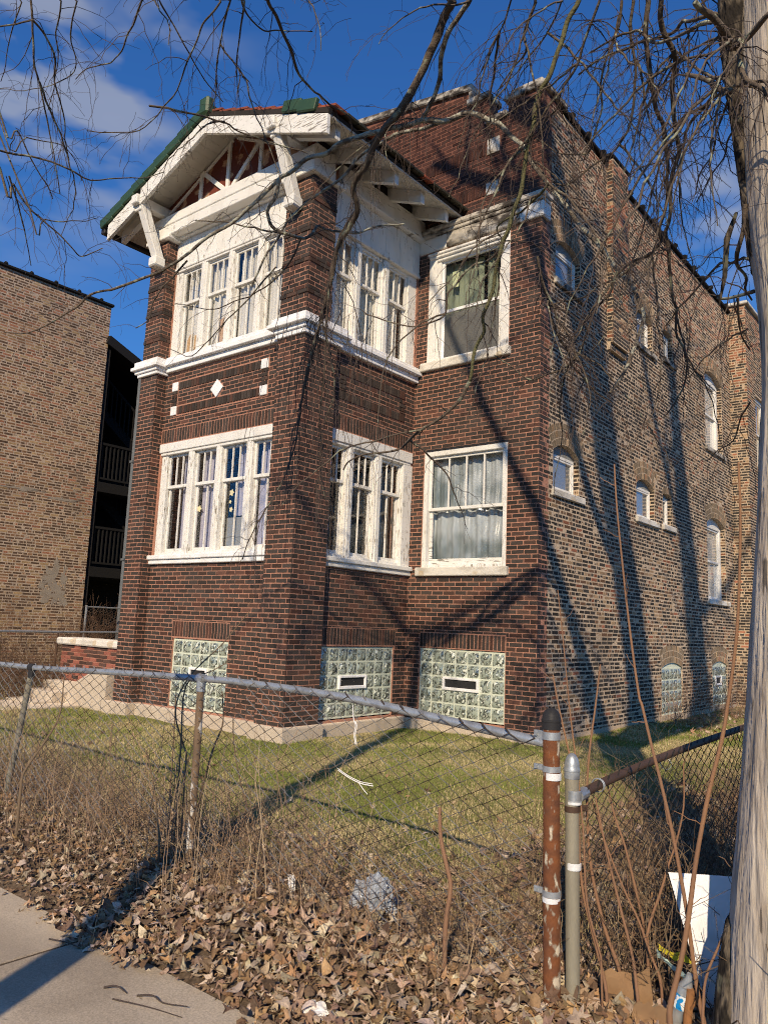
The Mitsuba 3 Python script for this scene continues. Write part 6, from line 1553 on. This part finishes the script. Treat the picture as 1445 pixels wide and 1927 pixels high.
put('twine', join([tube(tw2, 0.0026, 5), tube(tw2 + np.array([0.0, -0.005, 0.010]), 0.002, 5), tube([(2.56, -6.745, .69), (2.60, -6.75, .66), (2.63, -6.75, .64)], 0.002, 5)]), 'm_white_scrap', label='white twine stretched across the middle of the fence mesh', cat='string')
TL, TRc, BL = np.array([3.957, -6.198, 0.442]), np.array([4.225, -6.116, 0.464]), np.array([4.100, -6.265, 0.066])
e1 = (TRc - TL) * 1.5; e2 = (BL - TL) * 1.28
nb = np.cross(e1, e2); nb /= np.linalg.norm(nb); nb *= 0.007
vb = np.array([TL, TL + e1, TL + e2 + e1 * 0.95, TL + e2]); vb = np.vstack([vb - nb, vb + nb])
put('white_board', (vb, CQ), 'm_board', label='plain white board leaning behind the pale trunk, half in its shadow', cat='board')
def along(p0, p1, prof, sides=24):
    p0, p1 = np.array(p0, float), np.array(p1, float)
    d = p1 - p0; L = np.linalg.norm(d); d /= L
    a = np.cross(d, [0.3, 0.9, 0.1]); a /= np.linalg.norm(a); b = np.cross(d, a)
    v, f = lathe((0, 0, 0), [(r, z * L) for r, z in prof], sides)
    return p0 + v[:, :1] * a + v[:, 1:2] * b + v[:, 2:3] * d, f
BT = thing('water_bottle', 'crushed clear plastic water bottle with a blue label lying by the trunk', 'bottle')
b0, b1 = (4.055, -6.47, -0.10), (4.145, -6.50, 0.155)
put(BT + '__body', along(b0, b1, [(0.001, 0), (0.029, 0.01), (0.033, 0.05), (0.029, 0.12), (0.033, 0.18), (0.028, 0.26), (0.033, 0.32), (0.029, 0.40), (0.0325, 0.46), (0.0325, 0.70), (0.028, 0.80), (0.014, 0.92), (0.013, 1.0), (0.001, 1.0)]), 'm_clear_plastic', smooth=40)
put(BT + '__label', along(b0, b1, [(0.0335, 0.47), (0.0340, 0.475), (0.0340, 0.685), (0.0335, 0.69)]), 'm_blue_label', smooth=40)
WR = thing('snack_wrapper', 'yellow and mint green snack wrapper crumpled in the leaves beside the white board', 'wrapper')
gy = np.linspace(0, 1, 9)
A, B = np.meshgrid(gy, gy, indexing='ij')
i, j = np.meshgrid(np.arange(8), np.arange(8), indexing='ij')
wf = np.stack([i * 9 + j, (i + 1) * 9 + j, (i + 1) * 9 + j + 1, i * 9 + j + 1], -1).reshape(-1, 4)
def sheet(O, a, b, amp, seed):
    n = meshkit.fbm(np.stack([A * 4, B * 4, A * 0 + seed], -1), 3, seed) - 0.5
    return (np.array(O) + A[..., None] * np.array(a) + B[..., None] * np.array(b) + n[..., None] * amp * np.array([0.3, -0.5, 1.0])).reshape(-1, 3), np.vstack([wf[:, [0, 1, 2]], wf[:, [0, 2, 3]]])
put(WR + '__print', sheet((3.985, -6.40, 0.17), (0.13, 0.01, -0.02), (0.0, -0.02, 0.035), 0.05, 3), 'm_yellow_print')
put(WR + '__back', sheet((3.99, -6.42, 0.155), (0.15, 0.0, -0.07), (0.0, -0.03, 0.03), 0.04, 4), 'm_mint_print')
put('cut_stump', join([tube([(4.125, -6.50, -0.15), (4.135, -6.505, 0.0), (4.15, -6.51, 0.105)], [0.019, 0.017, 0.0165], 12), tube([(4.14, -6.51, 0.02), (4.17, -6.53, 0.06), (4.19, -6.54, 0.10)], [0.006, 0.005, 0.004], 6)]), 'm_cut_wood', label='orange-brown sawn sapling stump beside the bottle', cat='stump')
for k, (O, a, b) in enumerate((((3.80, -6.55, -0.10), (0.20, 0.05, 0.06), (-0.03, 0.02, 0.16)), ((3.93, -6.62, -0.12), (0.16, -0.02, 0.02), (0.02, 0.03, 0.14)), ((3.86, -6.70, -0.14), (0.17, 0.0, 0.03), (-0.04, 0.05, 0.10)))):
    put('cardboard_scrap', sheet(O, a, b, 0.07, 11 + k), 'm_cardboard_dark', smooth=True, label=('curled brown cardboard scrap standing among the canes', 'brown cardboard scrap nearest the water bottle', 'low brown cardboard scrap at the bottom edge by the grey post')[k], cat='cardboard')
for k, (P, r_, lab) in enumerate((
        ([(2.10, -7.66), (2.17, -7.63), (2.24, -7.62), (2.36, -7.585)], 0.0045, 'bent dark twig lying on the sidewalk beside the leaf bed'),
        ([(1.93, -7.72), (1.98, -7.69), (2.05, -7.68)], 0.005, 'short thick twig on the sidewalk left of the bent one'),
        ([(2.05, -7.75), (2.25, -7.70), (2.40, -7.64)], 0.0035, 'thin straight twig on the sidewalk under the bent one'),
        ([(1.25, -7.62), (1.37, -7.60), (1.45, -7.57)], 0.004, 'thin twig on the sidewalk left of the slab joint'),
        ([(2.42, -7.86), (2.52, -7.83), (2.60, -7.84)], 0.006, 'stubby twig at the lower edge of the sidewalk'),
        ([(2.62, -7.62), (2.78, -7.60), (2.92, -7.63)], 0.010, 'dark bark strip at the front edge of the leaf bed'))):
    A3 = np.array([(x, y, -0.19 + r_ + 0.012 * (i % 2)) for i, (x, y) in enumerate(P)])
    Ps = smooth_pts(A3, 4)
    put('fallen_twig', tube(Ps, np.linspace(r_, r_ * .5, len(Ps)), 6), 'm_twig', smooth=True, label=lab, cat='twig')
